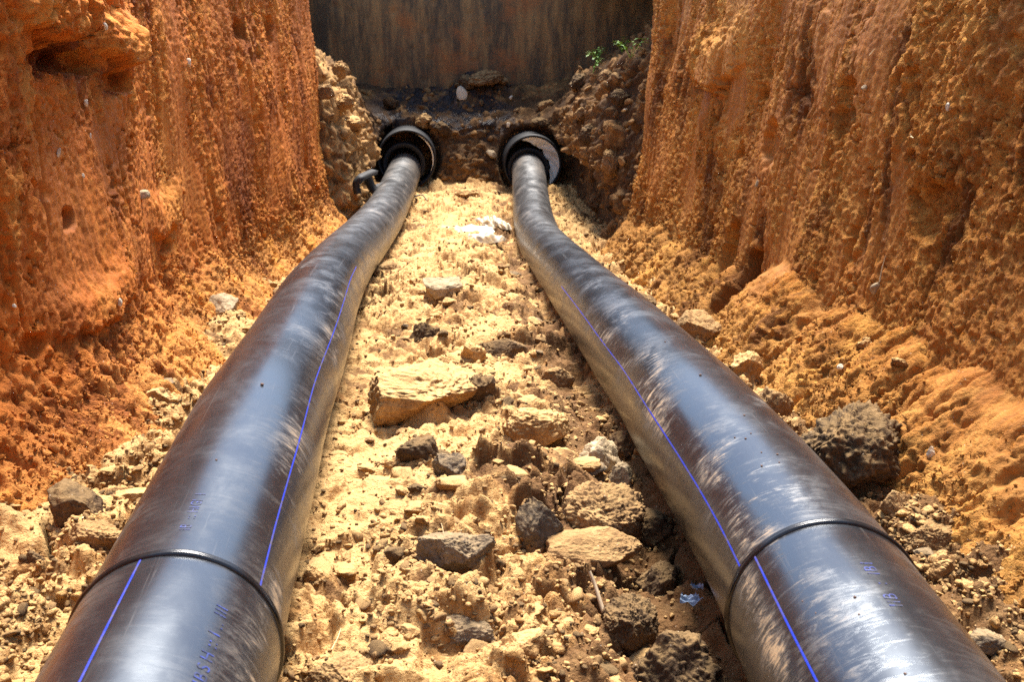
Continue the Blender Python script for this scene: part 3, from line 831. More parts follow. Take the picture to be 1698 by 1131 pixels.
def lump(seed, sub=4, cuts=9, crumb=0.18, tight=(0.50, 0.85), box=0.0, asp=(1, 1, 1)):
    V, F = ico(sub); V = V.copy(); rg = np.random.default_rng(seed)
    if box:
        V = np.sign(V) * np.abs(V) ** (1 - box)
    for k in range(cuts):
        n = rg.normal(size=3); n /= np.linalg.norm(n); o = rg.uniform(*tight)
        p = V @ n; V = V - np.clip(p - o, 0, None)[:, None] * n * 0.95
    N = V / (np.linalg.norm(V, axis=1)[:, None] + 1e-9)
    Q = V * np.array(asp) / max(asp)
    d = v3noise(Q, 2.2, seed) * .9 + v3noise(Q, 5.1, seed + 1) * .6 + np.abs(v3noise(Q, 9.5, seed + 2)) * .7 + v3noise(Q, 19, seed + 3) * .35
    if sub >= 4:
        d = d + np.abs(v3noise(Q, 15, seed + 5)) * .5 + np.abs(v3noise(Q, 29, seed + 4)) * .35 + (np.abs(v3noise(Q, 55, seed + 6)) * .22 if sub > 4 else 0)
    crumb = crumb * min(1.0, 1.6 * min(asp) / max(asp) + .25)
    V = V + N * (d * crumb)[:, None]
    ext = V.max(0) - V.min(0); V = (V - (V.max(0) + V.min(0)) / 2) / ext
    V[:, 2] += 0.5
    return V, F

def cam_ray(px, py):
    b = cam.rotation_euler.to_matrix()
    return b @ Vector(((px - 849) / 1700, -(py - 565.5) / 1700, -1.0))

def on_floor(px, py):
    d = cam_ray(px, py); y = 4.0
    for i in range(40):
        z = floor_z(d.x / d.y * y, y); y = .5 * y + .5 * (z - CAM_H) / d.z * d.y
    return d.x / d.y * y, y, floor_z(d.x / d.y * y, y)

def clod(px, py, wpx, hpx, deep, mat, label, seed, name="soil_clod", cat="clod", kind='clod', rz=0.0, tilt=0.0, lift=0.0, sub=4, group=None):
    x, y, z = on_floor(px, py)
    w = wpx * y / 1700; h = hpx * y / 1700
    par = dict(clod=dict(cuts=10, crumb=.23, tight=(.45, .8)), stone=dict(cuts=12, crumb=.16, tight=(.42, .75)), slab=dict(cuts=10, crumb=.17, tight=(.5, .8), box=.25), round=dict(cuts=7, crumb=.27, tight=(.6, .9)))[kind]
    V, F = lump(seed, sub, asp=(1, deep, h / w), **par)
    h *= 1.25; V = V * np.array([w, w * deep, h])
    o = link(name, mesh_np(name, V, F), mat)
    o.location = (x, y + w * deep * .35, z - 0.36 * h + lift)
    o.rotation_euler = (tilt, 0, rz)
    return tag(o, label, cat, group)

g = "stone"
CL = [
 # px, py(base), w, h, depth, material, kind, rz, tilt, label
 (757, 944, 152, 84, .55, 'stone_grey', 'stone', -.08, .25, "large dark grey stone alone in the middle of the floor, a dry fibre across it"),
 (768, 1064, 115, 52, .6, 'stone_grey', 'stone', .1, .2, "flat smooth grey stone near the bottom, below the large dark grey one"),
 (700, 690, 215, 84, .75, 'clod_ochre', 'slab', -.18, -.05, "broad tilted slab of pale clay with a deep dark gap beneath its front edge"),
 (890, 742, 125, 84, .9, 'clod_ochre', 'slab', .05, .05, "blocky pale clay slab with an undercut front, beside the right pipe"),
 (795, 668, 62, 62, .8, 'clod_dark', 'clod', .3, 0, "dark brown lump wedged against the right end of the broad tilted slab"),
 (705, 566, 58, 36, .8, 'clod_dark', 'clod', .2, 0, "small dark lump behind the broad tilted slab"),
 (838, 590, 88, 34, .7, 'clod_dark', 'slab', .1, .1, "flat dark grey clod lying right of the small hollow ochre lump"),
 (786, 602, 46, 44, .8, 'clod_ochre', 'round', 0, 0, "small hollow ochre lump left of the flat dark grey clod"),
 (690, 765, 82, 48, .8, 'clod_dark', 'clod', .1, .1, "dark brown clod with a small flake leaning on its left"),
 (655, 775, 46, 22, .5, 'clod_ochre', 'slab', .4, .2, "thin ochre flake leaning on the dark brown clod"),
 (748, 795, 76, 58, .8, 'stone_grey', 'clod', -.2, 0, "greyish clod right in front of the dark brown clod and its flake"),
 (1005, 892, 178, 110, .8, 'clod_brown', 'round', .2, 0, "big crumbly brown clod with a hollow front near the right pipe"),
 (895, 892, 84, 84, .8, 'stone_grey', 'slab', .3, .1, "grey slabby clod leaning on the left of the big crumbly brown clod"),
 (985, 938, 200, 62, .5, 'clod_brown', 'slab', .15, .1, "long flat brown clod lying in front of the big crumbly brown clod"),
 (998, 782, 84, 74, .8, 'stone_pale', 'clod', .2, 0, "pale grey lumpy stone beside the middle of the right pipe"),
 (1030, 815, 64, 60, .8, 'stone_pale', 'clod', .9, 0, "whitish knobbly stone just in front of the pale grey lumpy stone"),
 (1052, 1072, 128, 110, .8, 'clod_dark', 'clod', .1, .1, "blackish clod with a stick leaning on its left side"),
 (1122, 1190, 290, 165, .7, 'clod_dark', 'clod', .3, 0, "large dark clod at the bottom edge under the blue scrap"),
 (1432, 815, 262, 180, .8, 'clod_dark', 'round', .2, 0, "largest round dark clod, at the foot of the right talus"),
 (1490, 852, 54, 46, .9, 'clod_brown', 'stone', .2, 0, "small dark rock just below the largest round dark clod"),
 (1545, 912, 112, 54, .7, 'clod_brown', 'clod', .2, 0, "rough brown clod right of the weld on the right pipe"),
 (1650, 1088, 95, 56, .7, 'stone_grey', 'clod', -.3, 0, "grey brown clod in the bottom right corner"),
 (1690, 946, 62, 56, .7, 'clod_ochre', 'clod', 0, 0, "pale ochre clod cut by the right edge of the photo"),
 (1568, 958, 54, 36, .7, 'clod_ochre', 'slab', .3, 0, "small pale clod between the rough brown clod and the right pipe"),
 (124, 868, 98, 86, .85, 'clod_dark', 'stone', .2, 0, "dark angular clod at the left wall's foot with a root thread on it"),
 (160, 916, 108, 60, .7, 'clod_brown', 'clod', -.2, 0, "brown clod with a lighter top just below the dark angular clod"),
 (42, 815, 36, 26, .8, 'clod_dark', 'stone', .4, 0, "tiny dark clod left of the dark angular clod, against the left wall"),
 (56, 948, 42, 36, .8, 'clod_dark', 'clod', .4, 0, "small blackish clod left of the brown clod with a lighter top"),
 (215, 832, 70, 26, .6, 'clod_ochre', 'slab', .5, .1, "flat ochre flake touching the left pipe above the dark angular clod"),
 (207, 665, 56, 36, .7, 'clod_ochre', 'slab', .7, .2, "ochre flake tilted on edge at the foot of the left wall"),
 (262, 664, 44, 28, .7, 'clod_ochre', 'slab', .2, .3, "flat pale flake on the left rubble nearest the left pipe"),
 (287, 606, 34, 30, .8, 'stone_pale', 'stone', .2, 0, "small pinkish pale stone in the left rubble at the wall step"),
 (362, 522, 66, 40, .8, 'stone_pale', 'stone', .3, 0, "pale rock with a dark hollow face at the left of the left pipe"),
 (436, 484, 52, 30, .7, 'clod_ochre', 'stone', .3, .1, "ochre rock with dark shadow beside the upper left pipe"),
 (642, 458, 54, 28, .8, 'clod_brown', 'clod', .3, 0, "brown lump pressed against the inner side of the left pipe"),
 (735, 490, 74, 36, .7, 'stone_pale', 'stone', .2, 0, "pale grey stone embedded in the far middle of the floor"),
 (1240, 628, 70, 58, .8, 'clod_ochre', 'clod', .6, 0, "pale blocky clod right of the right pipe, foremost of the row along it"),
 (1160, 566, 98, 62, .8, 'clod_brown', 'clod', .3, 0, "wide brown clod behind the pale blocky clod right of the right pipe"),
 (1288, 692, 74, 66, .8, 'clod_brown', 'round', .3, 0, "brown lump tucked between the right pipe and the largest round dark clod"),
 (1070, 520, 62, 40, .8, 'clod_dark', 'clod', .3, 0, "dark lump in the gap right of the right pipe's upper run"),
 (556, 1152, 160, 66, .7, 'clod_brown', 'clod', .1, 0, "wide brown clod at the bottom edge beside the left pipe"),
 (520, 965, 44, 36, .7, 'clod_ochre', 'clod', .2, 0, "small ochre clod against the left pipe just above its weld"),
 (775, 328, 40, 16, .7, 'clod_ochre', 'round', .2, 0, "smooth rounded lump of clay in front of the bank between the sleeves"),
 (870, 1090, 90, 46, .7, 'clod_ochre', 'slab', .3, .1, "pale flat clod right of the flat smooth grey stone"),
 (640, 690, 40, 34, .7, 'clod_brown', 'clod', .3, .1, "brown lump under the left end of the broad tilted slab"),
 (1085, 905, 96, 74, .8, 'clod_dark', 'clod', .3, 0, "dark clod in the gutter between the big crumbly brown clod and the right pipe"),
 (1098, 985, 92, 66, .8, 'clod_dark', 'clod', .7, 0, "dark brown clod in the gutter behind the blackish clod with the stick"),
 (1040, 745, 70, 48, .8, 'clod_dark', 'clod', .1, 0, "dark clod in the gutter behind the pale grey lumpy stone"),
 (925, 640, 62, 40, .8, 'clod_brown', 'round', .3, .1, "loose brown clod in the dark gutter left of the right pipe"),
]
for n, (px, py, w, h, dp, mt, kd, rz, tl, lab) in enumerate(CL):
    nm = "stone" if ("stone" in lab.split(",")[0].split(" with ")[0] or mt.startswith('stone')) and 'clod' not in lab.split(',')[0].split(' in front')[0][:22] else "soil_clod"
    clod(px, py, w, h, dp, M[mt], lab, 900 + n * 7, name=nm, cat="stone" if nm == "stone" else "clod", kind=kd, rz=rz, tilt=tl, sub=6 if w > 105 else 5)

# landmarks the loose clods are told by
_short = {0: "the large dark grey stone", 1: "the flat smooth grey stone", 2: "the broad tilted slab", 3: "the blocky undercut slab", 5: "the small dark lump", 6: "the flat dark grey clod",
          8: "the dark clod with the flake", 10: "the greyish clod", 11: "the big crumbly brown clod", 13: "the long flat brown clod", 14: "the pale grey lumpy stone", 16: "the blackish clod with the stick",
          17: "the large bottom-edge dark clod", 18: "the largest round dark clod", 20: "the rough brown clod", 21: "the corner clod", 24: "the dark angular clod", 28: "the flake touching the left pipe",
          29: "the flake tilted on edge", 31: "the pinkish pale stone", 32: "the hollow-faced pale rock", 33: "the ochre rock up the left pipe", 34: "the lump on the left pipe", 35: "the embedded pale grey stone",
          36: "the pale blocky clod", 37: "the wide brown clod", 39: "the dark lump past the right pipe", 40: "the wide bottom brown clod", 41: "the clod above the left weld", 42: "the smooth rounded lump",
          43: "the pale flat clod", 48: "the gutter clod"}
_clods = [o for o in COL.objects if o.name.startswith(("soil_clod", "stone"))]
MARKS = [(_clods[i].location.x, _clods[i].location.y, t_) for i, t_ in _short.items()]
LOOSE = []
# loose clods: copies of ten shapes
protos = []
for k in range(10):
    V, F = lump(2000 + k, 4, 11, .20, (.4, .75))
    protos.append(mesh_np("loose_clod", V, F))
for p in protos:
    p.polygons.foreach_set("use_smooth", np.ones(len(p.polygons), dtype=bool))
def free_xy(y0=2.3, y1=13.0):
    while True:
        y = y0 * (y1 / y0) ** random.random() if random.random() < .7 else random.uniform(y0, y1)
        x = random.uniform(-1.55, 1.95)
        xl = np.interp(y, PATH_L[:, 1], PATH_L[:, 0]); xr = np.interp(y, PATH_R[:, 1], PATH_R[:, 0])
        if abs(x - xl) < .24 or abs(x - xr) < .24: continue
        return x, y
mats_cycle = ['clod_ochre'] * 6 + ['clod_brown'] * 3 + ['clod_dark', 'stone_grey']
pm = {}
for i in range(270):
    x, y = free_xy()
    mk = random.choice(mats_cycle); k = i % 10
    if (k, mk) not in pm:
        c = protos[k].copy(); c.materials.append(M[mk]); pm[(k, mk)] = c
    s = random.uniform(.035, .07) + .085 * random.random() ** 3
    o = link("loose_clod", pm[(k, mk)], smooth=False)
    o.scale = (s, s * random.uniform(.7, 1.1), s * random.uniform(.30, .62))
    o.rotation_euler = (random.uniform(-.3, .3), random.uniform(-.3, .3), random.uniform(0, 6.28))
    o.location = (x, y, floor_z(x, y) - .38 * o.scale.z)
    kind_ = {'clod_ochre': "ochre clod", 'clod_brown': "brown clod", 'clod_dark': "blackish clod", 'stone_grey': "grey stone"}[mk]
    LOOSE.append((o, x, y, s, kind_))
# each loose clod is told by its size and by the landmark it lies next to
by_label = {}
for (o, x, y, s, kind_) in sorted(LOOSE, key=lambda r: -r[3]):
    size = "tiny" if s < .045 else ("small" if s < .06 else ("fair-sized" if s < .085 else "chunky"))
    d_, lx, ly, ln = min((math.hypot(x - a_[0], (y - a_[1])), a_[0], a_[1], a_[2]) for a_ in MARKS)
    ddx, ddy = x - lx, y - ly
    lr = "right" if ddx > 0 else "left"; fb = "behind" if ddy > 0 else "in front of"
    if abs(ddx) > 2.2 * abs(ddy): way = lr + " of"
    elif abs(ddy) > 2.2 * abs(ddx): way = fb
    else: way = ("behind and " if ddy > 0 else "in front and ") + lr + " of"
    near = "just " if d_ < .16 else ("shortly " if d_ < .42 else "well ")
    lab = size + " loose " + kind_ + " " + near + way + " " + ln
    by_label.setdefault(lab, []).append(o)
for lab, lst in by_label.items():
    if len(lst) == 2:
        lst.sort(key=lambda q: -q.scale.x)
        for q, pre in zip(lst, ("larger ", "lesser ")): q["label"] = pre + (lab.replace(" loose ", " ") if len(lab.split()) > 14 else lab)
    else:
        for q in lst: q["label"] = lab.replace(" loose ", " ") if len(lab.split()) > 15 else lab
    for q in lst:
        q["category"] = "stone" if "stone " in lab.split(" loose ")[1][:12] else "clod"
        q["group"] = "loose clods scattered on the trench floor" if len(lst) < 3 else "loose clods: " + lab

# crumbs nobody could count: scattered through geometry nodes
def crumb_protos(key, specs):
    c = bpy.data.collections.new(key)
    for k, (mk, sub, cr) in enumerate(specs):
        V, F = lump(3000 + 13 * k + len(key), 2, 11, .2, (.36, .72))
        V[:, 2] -= .5
        me = mesh_np("crumb", V, F, {"tone": np.full(len(V), (.5, .75, .35, .6, .45)[k % 5]), "smear": np.zeros(len(V)), "wet": np.zeros(len(V))})
        me.materials.append(M[mk])
        c.objects.link(bpy.data.objects.new("crumb_%02d" % k, me))
    return c, len(specs)

def scatter(name, pts, scl, rot, coll, npick, seed):
    n = len(pts); rg = np.random.default_rng(seed)
    me = bpy.data.meshes.new(name); me.vertices.add(n); me.vertices.foreach_set("co", np.ascontiguousarray(pts, dtype=np.float32).ravel())
    for nm, a in (("scl", scl), ("rot", rot)):
        at = me.attributes.new(nm, 'FLOAT_VECTOR', 'POINT'); at.data.foreach_set("vector", np.ascontiguousarray(a, dtype=np.float32).ravel())
    at = me.attributes.new("pick", 'INT', 'POINT'); at.data.foreach_set("value", rg.integers(0, npick, n).astype(np.int32))
    me.update()
    o = bpy.data.objects.new(name, me); COL.objects.link(o)
    g = bpy.data.node_groups.new(name, 'GeometryNodeTree')
    g.interface.new_socket("Geometry", in_out='INPUT', socket_type='NodeSocketGeometry')
    g.interface.new_socket("Geometry", in_out='OUTPUT', socket_type='NodeSocketGeometry')
    gi = g.nodes.new("NodeGroupInput"); go = g.nodes.new("NodeGroupOutput")
    inst = g.nodes.new("GeometryNodeInstanceOnPoints"); ci = g.nodes.new("GeometryNodeCollectionInfo")
    ci.inputs[0].default_value = coll; ci.inputs["Separate Children"].default_value = True; ci.inputs["Reset Children"].default_value = True
    def na(nm, typ):
        q = g.nodes.new("GeometryNodeInputNamedAttribute"); q.data_type = typ; q.inputs[0].default_value = nm
        return q.outputs[0]
    e2r = g.nodes.new("FunctionNodeEulerToRotation")
    g.links.new(na("rot", 'FLOAT_VECTOR'), e2r.inputs[0])
    g.links.new(gi.outputs[0], inst.inputs["Points"]); g.links.new(ci.outputs[0], inst.inputs["Instance"])
    inst.inputs["Pick Instance"].default_value = True
    g.links.new(na("pick", 'INT'), inst.inputs["Instance Index"])
    g.links.new(e2r.outputs[0], inst.inputs["Rotation"]); g.links.new(na("scl", 'FLOAT_VECTOR'), inst.inputs["Scale"])
    g.links.new(inst.outputs[0], go.inputs[0])
    md = o.modifiers.new("scatter", 'NODES'); md.node_group = g
    return tag(o, kind="stuff")

def grid_scatter(name, P, N, weight, n, smin, smax, power, sink, coll, npick, seed, flat=(.5, .95), steep=False):
    rg = np.random.default_rng(seed)
    A = np.linalg.norm(np.cross(np.gradient(P, axis=0), np.gradient(P, axis=1)), axis=2)
    y = np.maximum(P[..., 1], 2.0)
    w = (A / y ** 1.7 * weight).ravel(); w = np.clip(w, 0, None); w /= w.sum()
    idx = rg.choice(len(w), n, p=w)
    p = P.reshape(-1, 3)[idx]; nn = N.reshape(-1, 3)[idx]; yy = y.ravel()[idx]
    s = smin + (smax - smin) * rg.random(n) ** power
    s = s * np.clip(yy / 4.5, 1, 1.8) ** .6
    scl = np.stack([s, s * rg.uniform(.65, 1.0, n), s * rg.uniform(flat[0], flat[1], n)], 1)
    rot = np.stack([rg.uniform(-.45, .45, n), rg.uniform(-.45, .45, n), rg.uniform(0, 6.283, n)], 1)
    if steep: rot[:, :2] = rg.uniform(-1.2, 1.2, (n, 2))
    p = p + nn * (s * sink * rg.uniform(.4, 1.3, n))[:, None] + rg.normal(0, .002, (n, 3))
    return scatter(name, p, scl, rot, coll, npick, seed)

PF = np.stack([GX, GY, FZ], -1)
NF = grid_normals(PF); NF[NF[..., 2] < 0] *= -1
pxl = np.interp(GY, PATH_L[:, 1], PATH_L[:, 0]); pxr = np.interp(GY, PATH_R[:, 1], PATH_R[:, 0])
clear = (np.abs(GX - pxl) > .21) & (np.abs(GX - pxr) > .21) & (GY > 1.6) & (GY < 15.6)
cf, nf = crumb_protos("floor_crumbs", [('floor', 3, .26)] * 9 + [('clod_brown', 3, .26)] * 4 + [('clod_ochre', 3, .26)] * 4 + [('clod_dark', 3, .26)] * 2)
patch = sst(perlin(GX * 2.2, GY * 1.6, 701) + .6 * perlin(GX * 6, GY * 5, 702), -.35, .5)
side = 1 + 1.3 * ((GX < pxl) | (GX > pxr))
grid_scatter("soil_crumbs", PF, NF, clear * (.25 + patch) * side, 34000, .007, .026, 2.0, .12, cf, nf, 11)
grid_scatter("soil_rubble", PF, NF, clear * (.10 + patch ** 2) * side, 5000, .022, .065, 2.4, -.06, cf, nf, 12, (.35, .75))
skp, sks = [], []
for o_ in [o for o in COL.objects if o.name.startswith(("soil_clod", "stone")) and o.type == 'MESH']:
    w_ = o_.dimensions.x if o_.dimensions.x else .2
    co_ = np.array([v.co[:2] for v in o_.data.vertices]); w_ = np.ptp(co_[:, 0]) / 2; d_ = np.ptp(co_[:, 1]) / 2
    for k in range(int(30 + 140 * w_)):
        a_ = rng.uniform(0, 6.283); f_ = rng.uniform(.8, 1.3)
        x_ = o_.location.x + math.cos(a_) * w_ * f_; y_ = o_.location.y + math.sin(a_) * d_ * f_
        skp.append((x_, y_, floor_z(x_, y_))); sks.append(rng.uniform(.008, .02) + .03 * rng.random() ** 5)
sks = np.array(sks)
scatter("soil_crumbs", np.array(skp), np.stack([sks, sks * .85, sks * .7], 1), rng.uniform(-.6, 6, (len(sks), 3)), cf, nf, 71)
cl, nl = crumb_protos("left_crumbs", [('left', 3, .28)] * 10)
cr_, nr = crumb_protos("right_crumbs", [('right', 3, .28)] * 10)
cb, nb_ = crumb_protos("bank_crumbs", [('bank', 3, .28)] * 9 + [('clod_dark', 3, .28), ('clod_brown', 3, .28)])
for nm, P_, c_, n_, sd in (("trench_wall_left", PL, cl, nl, 21), ("trench_wall_right", PR, cr_, nr, 23)):
    sm = SMEAR[nm]; vis = (P_[..., 1] > 2.3) & (P_[..., 2] < 2.5)
    pt = sst(perlin(P_[..., 1] * 2.0, P_[..., 2] * 1.8, sd) + .5 * perlin(P_[..., 1] * 6, P_[..., 2] * 5, sd + 1), -.25, .5)
    low = 1 + 2.2 * sst(P_[..., 2], .45, .05)
    grid_scatter(nm.replace("trench_wall", "wall_crumbs").replace("_left", "").replace("_right", ""), P_, NRM[nm], vis * (1 - .93 * sm) * (.10 + pt) * low * (1 + 3 * (P_[..., 2] < .35)), 20000, .006, .018, 2.2, .05, c_, n_, sd, (.6, 1), True)
    grid_scatter("wall_lumps", P_, NRM[nm], vis * (1 - .95 * sm) * (.04 + pt ** 2) * low * (1 + 3 * (P_[..., 2] < .35)), 900, .020, .05, 2.6, -.05, c_, n_, sd + 5, (.6, 1), True)
grid_scatter("bank_rubble", PB, NRM["spoil_bank"], 1.0 + 0 * PB[..., 0], 2600, .02, .10, 2.8, -.02, cb, nb_, 31, (.5, .95), True)
# ------------------------------------------------------------------ end of first part
# ------------------------------------------------------------------ small things
def on_plane_x(px, py, X):
    d = cam_ray(px, py); k = X / d.x
    return Vector((X, d.y * k, CAM_H + d.z * k))

def on_grid(P, px, py):
    """point of a built soil face that stands behind a given spot of the view, and its outward normal"""
    d = cam_ray(px, py); d.normalize(); dn = np.array(d)
    Q = P.reshape(-1, 3) - np.array([0, 0, CAM_H])
    along = Q @ dn
    off = np.linalg.norm(Q - along[:, None] * dn, axis=1) / np.maximum(along, .1)
    off[along < 0.5] = 9
    near = np.where(off < off.min() + 0.004)[0]
    i = near[np.argmin(along[near])]
    return Vector(P.reshape(-1, 3)[i])

def pebble(P, px, py, wpx, hpx, mat, label, seed, group=None, cat="pebble", name="pebble", sub=3):
    p = on_grid(P, px, py) if P is not None else Vector(on_floor(px, py))
    dist = p.y; w = wpx * dist / 1700; h = hpx * dist / 1700
    V, F = lump(seed, sub + (1 if cat == 'clod' else 0), 8, .34 if cat == 'clod' else .16, (.5, .8))
    V = V * np.array([w, w * .8, h]); V[:, 2] -= h * (.6 if cat == 'clod' else .5)
    o = link(name, mesh_np(name, V, F), mat)
    o.location = p + Vector((0, -w * .2, 0)); o.rotation_euler = (random.uniform(-.3, .3), random.uniform(-.4, .4), random.uniform(-1, 1))
    return tag(o, label, cat, group)

pebble(PL, 320, 101, 12, 13, M['white'], "white pebble high in the middle of the left wall", 1)
pebble(PL, 150, 173, 7, 12, M['white'], "white pebble in the left wall below the dark overhang", 2)
pebble(PL, 243, 321, 26, 18, M['stone_pale'], "pale chunk sticking out of the left wall over a dark gap", 3, sub=4)
pebble(PL, 106, 252, 6, 18, M['white'], "thin white chip in the left wall near the photo's left side", 4)
pebble(PL, 158, 224, 6, 10, M['white'], "upper white chip of the pair in the left wall's smooth patch", 5)
pebble(PL, 146, 289, 6, 9, M['white'], "lower white chip of the pair in the left wall's smooth patch", 6)
pebble(PL, 205, 504, 9, 14, M['white'], "cream chip in the left wall beside a dark pit, low down", 7)
pebble(PL, 183, 40, 7, 12, M['white'], "cream pebble at the top of the left wall right of the overhang", 8)
pebble(PL, 33, 506, 7, 8, M['white'], "tiny cream pebble low in the red part of the left wall", 9)
pebble(PR, 1443, 476, 19, 25, M['stone_pale'], "pale leaf-shaped stone in the right wall with a straw above it", 10, sub=4)
pebble(PR, 1545, 744, 17, 27, M['white'], "white stone on the right talus beside the largest round dark clod", 11, sub=4)
pebble(PR, 1564, 180, 9, 15, M['white'], "white pebble high in the right wall", 12)
pebble(PR, 1427, 144, 13, 11, M['stone_pale'], "pale pinkish pebble in the right wall, upper middle", 13)
pebble(PR, 1390, 603, 12, 11, M['white'], "small cream pebble on the right talus above the round dark clod", 14)
pebble(PR, 1248, 303, 10, 14, M['stone_pale'], "pale chip in the middle of the right wall", 15)
pebble(PR, 1430, 560, 30, 26, M['clod_ochre'], "ochre lump half sunk in the top of the right talus", 16, cat="clod", name="soil_clod", sub=4)
pebble(PR, 1490, 590, 40, 16, M['clod_ochre'], "flaky ochre lump on the right talus below the wall's smooth patch", 17, cat="clod", name="soil_clod", sub=4)
pebble(PB, 761, 150, 21, 22, M['white'], "white square stone on the crest of the dark bank under the concrete", 18, sub=4)
pebble(PB, 838, 203, 7, 9, M['white'], "white round pebble in the bank face between the sleeves", 19)
pebble(PB, 847, 157, 9, 8, M['white'], "small white stone right of the square one on the bank's crest", 20)
pebble(PB, 1033, 176, 12, 4, M['white'], "thin white flake in the dark right bank", 21)
pebble(PB, 820, 250, 20, 12, M['stone_pale'], "pale lump in the bank between the sleeves near the right one", 22)
for k, (px, py, w, h, mt, lab) in enumerate([
    (560, 110, 34, 30, 'clod_ochre', "ochre lump on the shoulder of the left bank"), (575, 165, 40, 30, 'clod_ochre', "ochre lump in the middle of the left bank's face"),
    (590, 205, 34, 26, 'clod_ochre', "ochre lump low on the left bank beside the left sleeve"), (545, 150, 30, 26, 'clod_brown', "brown lump where the left bank meets the left wall"),
    (700, 190, 36, 26, 'clod_ochre', "ochre lump in the bank above the left sleeve"), (960, 125, 40, 30, 'clod_dark', "dark lump on the crest of the right bank below the plants"),
    (1000, 125, 36, 30, 'clod_brown', "brown lump on the right bank under the feathery plants"), (1020, 160, 34, 30, 'clod_dark', "dark lump in the right bank against the right wall"),
    (975, 215, 40, 36, 'clod_dark', "dark lump in the middle of the right bank's face"), (1005, 265, 36, 44, 'clod_brown', "brown lump low on the right bank"),
    (960, 190, 26, 22, 'clod_brown', "small brown lump on the right bank above the right sleeve"), (985, 330, 44, 36, 'clod_brown', "brown lump at the foot of the right bank"),
    (950, 355, 60, 40, 'clod_brown', "broad brown lump between the right pipe and the foot of the right bank"), (800, 122, 60, 26, 'clod_brown', "brown heap of lumps against the foot of the concrete"),
    (770, 128, 40, 20, 'clod_dark', "dark lump left in the heap against the concrete"), (832, 128, 36, 18, 'clod_brown', "brown lump right in the heap against the concrete"),
    (905, 165, 30, 20, 'clod_brown', "brown lump on the bank crest at the foot of the right slope"), (655, 165, 30, 16, 'clod_dark', "dark lump in the wet black patch left on the bank"),
    (735, 205, 34, 20, 'clod_dark', "dark shiny lump in the bank face between the sleeves"), (890, 195, 30, 18, 'clod_dark', "dark lump in the bank above the right sleeve"),
    ]):
    pebble(PB, px, py, w, h, M[mt], lab, 60 + k, cat="clod", name="soil_clod", sub=4)

# grit lying on the pipes
def on_pipe(q, px, py):
    t, r, u = frames(q); best = None
    for th in np.radians(np.arange(-80, 81, 3)):
        S_ = q + PR_ * (math.sin(th) * r + math.cos(th) * u)
        S_ = S_[(q[:, 1] > 1.2)]
        d = np.array(cam_ray(px, py).normalized()); Q = S_ - np.array([0, 0, CAM_H]); al = Q @ d
        off = np.linalg.norm(Q - al[:, None] * d, axis=1) / al; i = int(off.argmin())
        if best is None or off[i] < best[0]: best = (off[i], S_[i])
    return Vector(best[1])
for k, (q, px, py, w) in enumerate([(PATH_R, 1420, 994, 8), (PATH_R, 1419, 1018, 5), (PATH_R, 1161, 624, 6), (PATH_R, 1234, 688, 5), (PATH_R, 1217, 727, 4), (PATH_R, 1235, 728, 5),
                                    (PATH_R, 1244, 716, 4), (PATH_R, 1264, 752, 4), (PATH_R, 1288, 757, 5), (PATH_R, 1262, 770, 5), (PATH_R, 1290, 768, 4), (PATH_R, 1103, 569, 4), (PATH_R, 1495, 1113, 7),
                                    (PATH_L, 437, 642, 8), (PATH_L, 362, 766, 5), (PATH_R, 1324, 994, 4), (PATH_R, 1351, 1014, 4)]):
    p = on_pipe(q, px, py); s_ = w * p.y / 1700 * .85
    V, F = lump(4000 + k, 2, 4, .2); V = V * np.array([s_, s_, s_ * .7])
    o = link("grit_speck", mesh_np("grit_speck", V, F), M['grit']); o.location = p - Vector((0, 0, .001))
    lab = {0: "pink grit speck on the right pipe this side of the weld, largest there", 2: "reddish grit speck on top of the right pipe's upper run", 12: "dark grit speck at the bottom edge on the right pipe",
           13: "dark grit crumb on the middle of the left pipe", 14: "small grit speck on the left pipe above its weld"}.get(k, "tiny grit speck on top of the right pipe")
    tag(o, lab, "grit", None if k in (0, 2, 12, 13, 14) else "tiny grit specks on the right pipe")

# sticks, straws, fibres
def twig(name, pts, r, mat, label, cat, taper=.5, seg=7, group=None, parent=None):
    pts = np.array(pts, float); n = max(10, 5 * len(pts)); tt = np.linspace(0, len(pts) - 1, n)
    q = np.stack([np.interp(tt, np.arange(len(pts)), pts[:, k]) for k in range(3)], 1)
    for _ in range(3): q[1:-1] = (q[:-2] + 2 * q[1:-1] + q[2:]) / 4
    t = np.gradient(q, axis=0); t /= np.linalg.norm(t, axis=1)[:, None] + 1e-9
    a = np.cross(t, [0.13, 0.31, 0.94]); a /= np.linalg.norm(a, axis=1)[:, None]; b = np.cross(t, a)
    th = np.linspace(0, 2 * math.pi, seg, endpoint=False)
    rr = r * np.linspace(1, taper, n)
    P = q[:, None] + rr[:, None, None] * (np.cos(th)[None, :, None] * a[:, None] + np.sin(th)[None, :, None] * b[:, None])
    o = link(name, mesh_np(name, P.reshape(-1, 3), grid_faces(n, seg, wrap=True)), mat, parent)
    return tag(o, label, cat, group) if label else o
def fpt(px, py, up=0.0, dy=0.0):
    x, y, z = on_floor(px, py); return (x, y + dy, z + up)
twig("stick", [fpt(1000, 1040, .05), fpt(985, 1012, .09), fpt(976, 1000, .11)], .007, M['wood'], "short pale stick leaning on the blackish clod", "stick", .8)
twig("straw", [tuple(on_grid(PR, 1452, 462) + Vector((-.01, -.02, 0))), tuple(on_grid(PR, 1457, 440) + Vector((-.015, -.03, 0))), tuple(on_grid(PR, 1462, 424) + Vector((-.01, -.02, 0)))], .004, M['straw'], "thin bent straw in the right wall above the leaf-shaped stone", "straw")
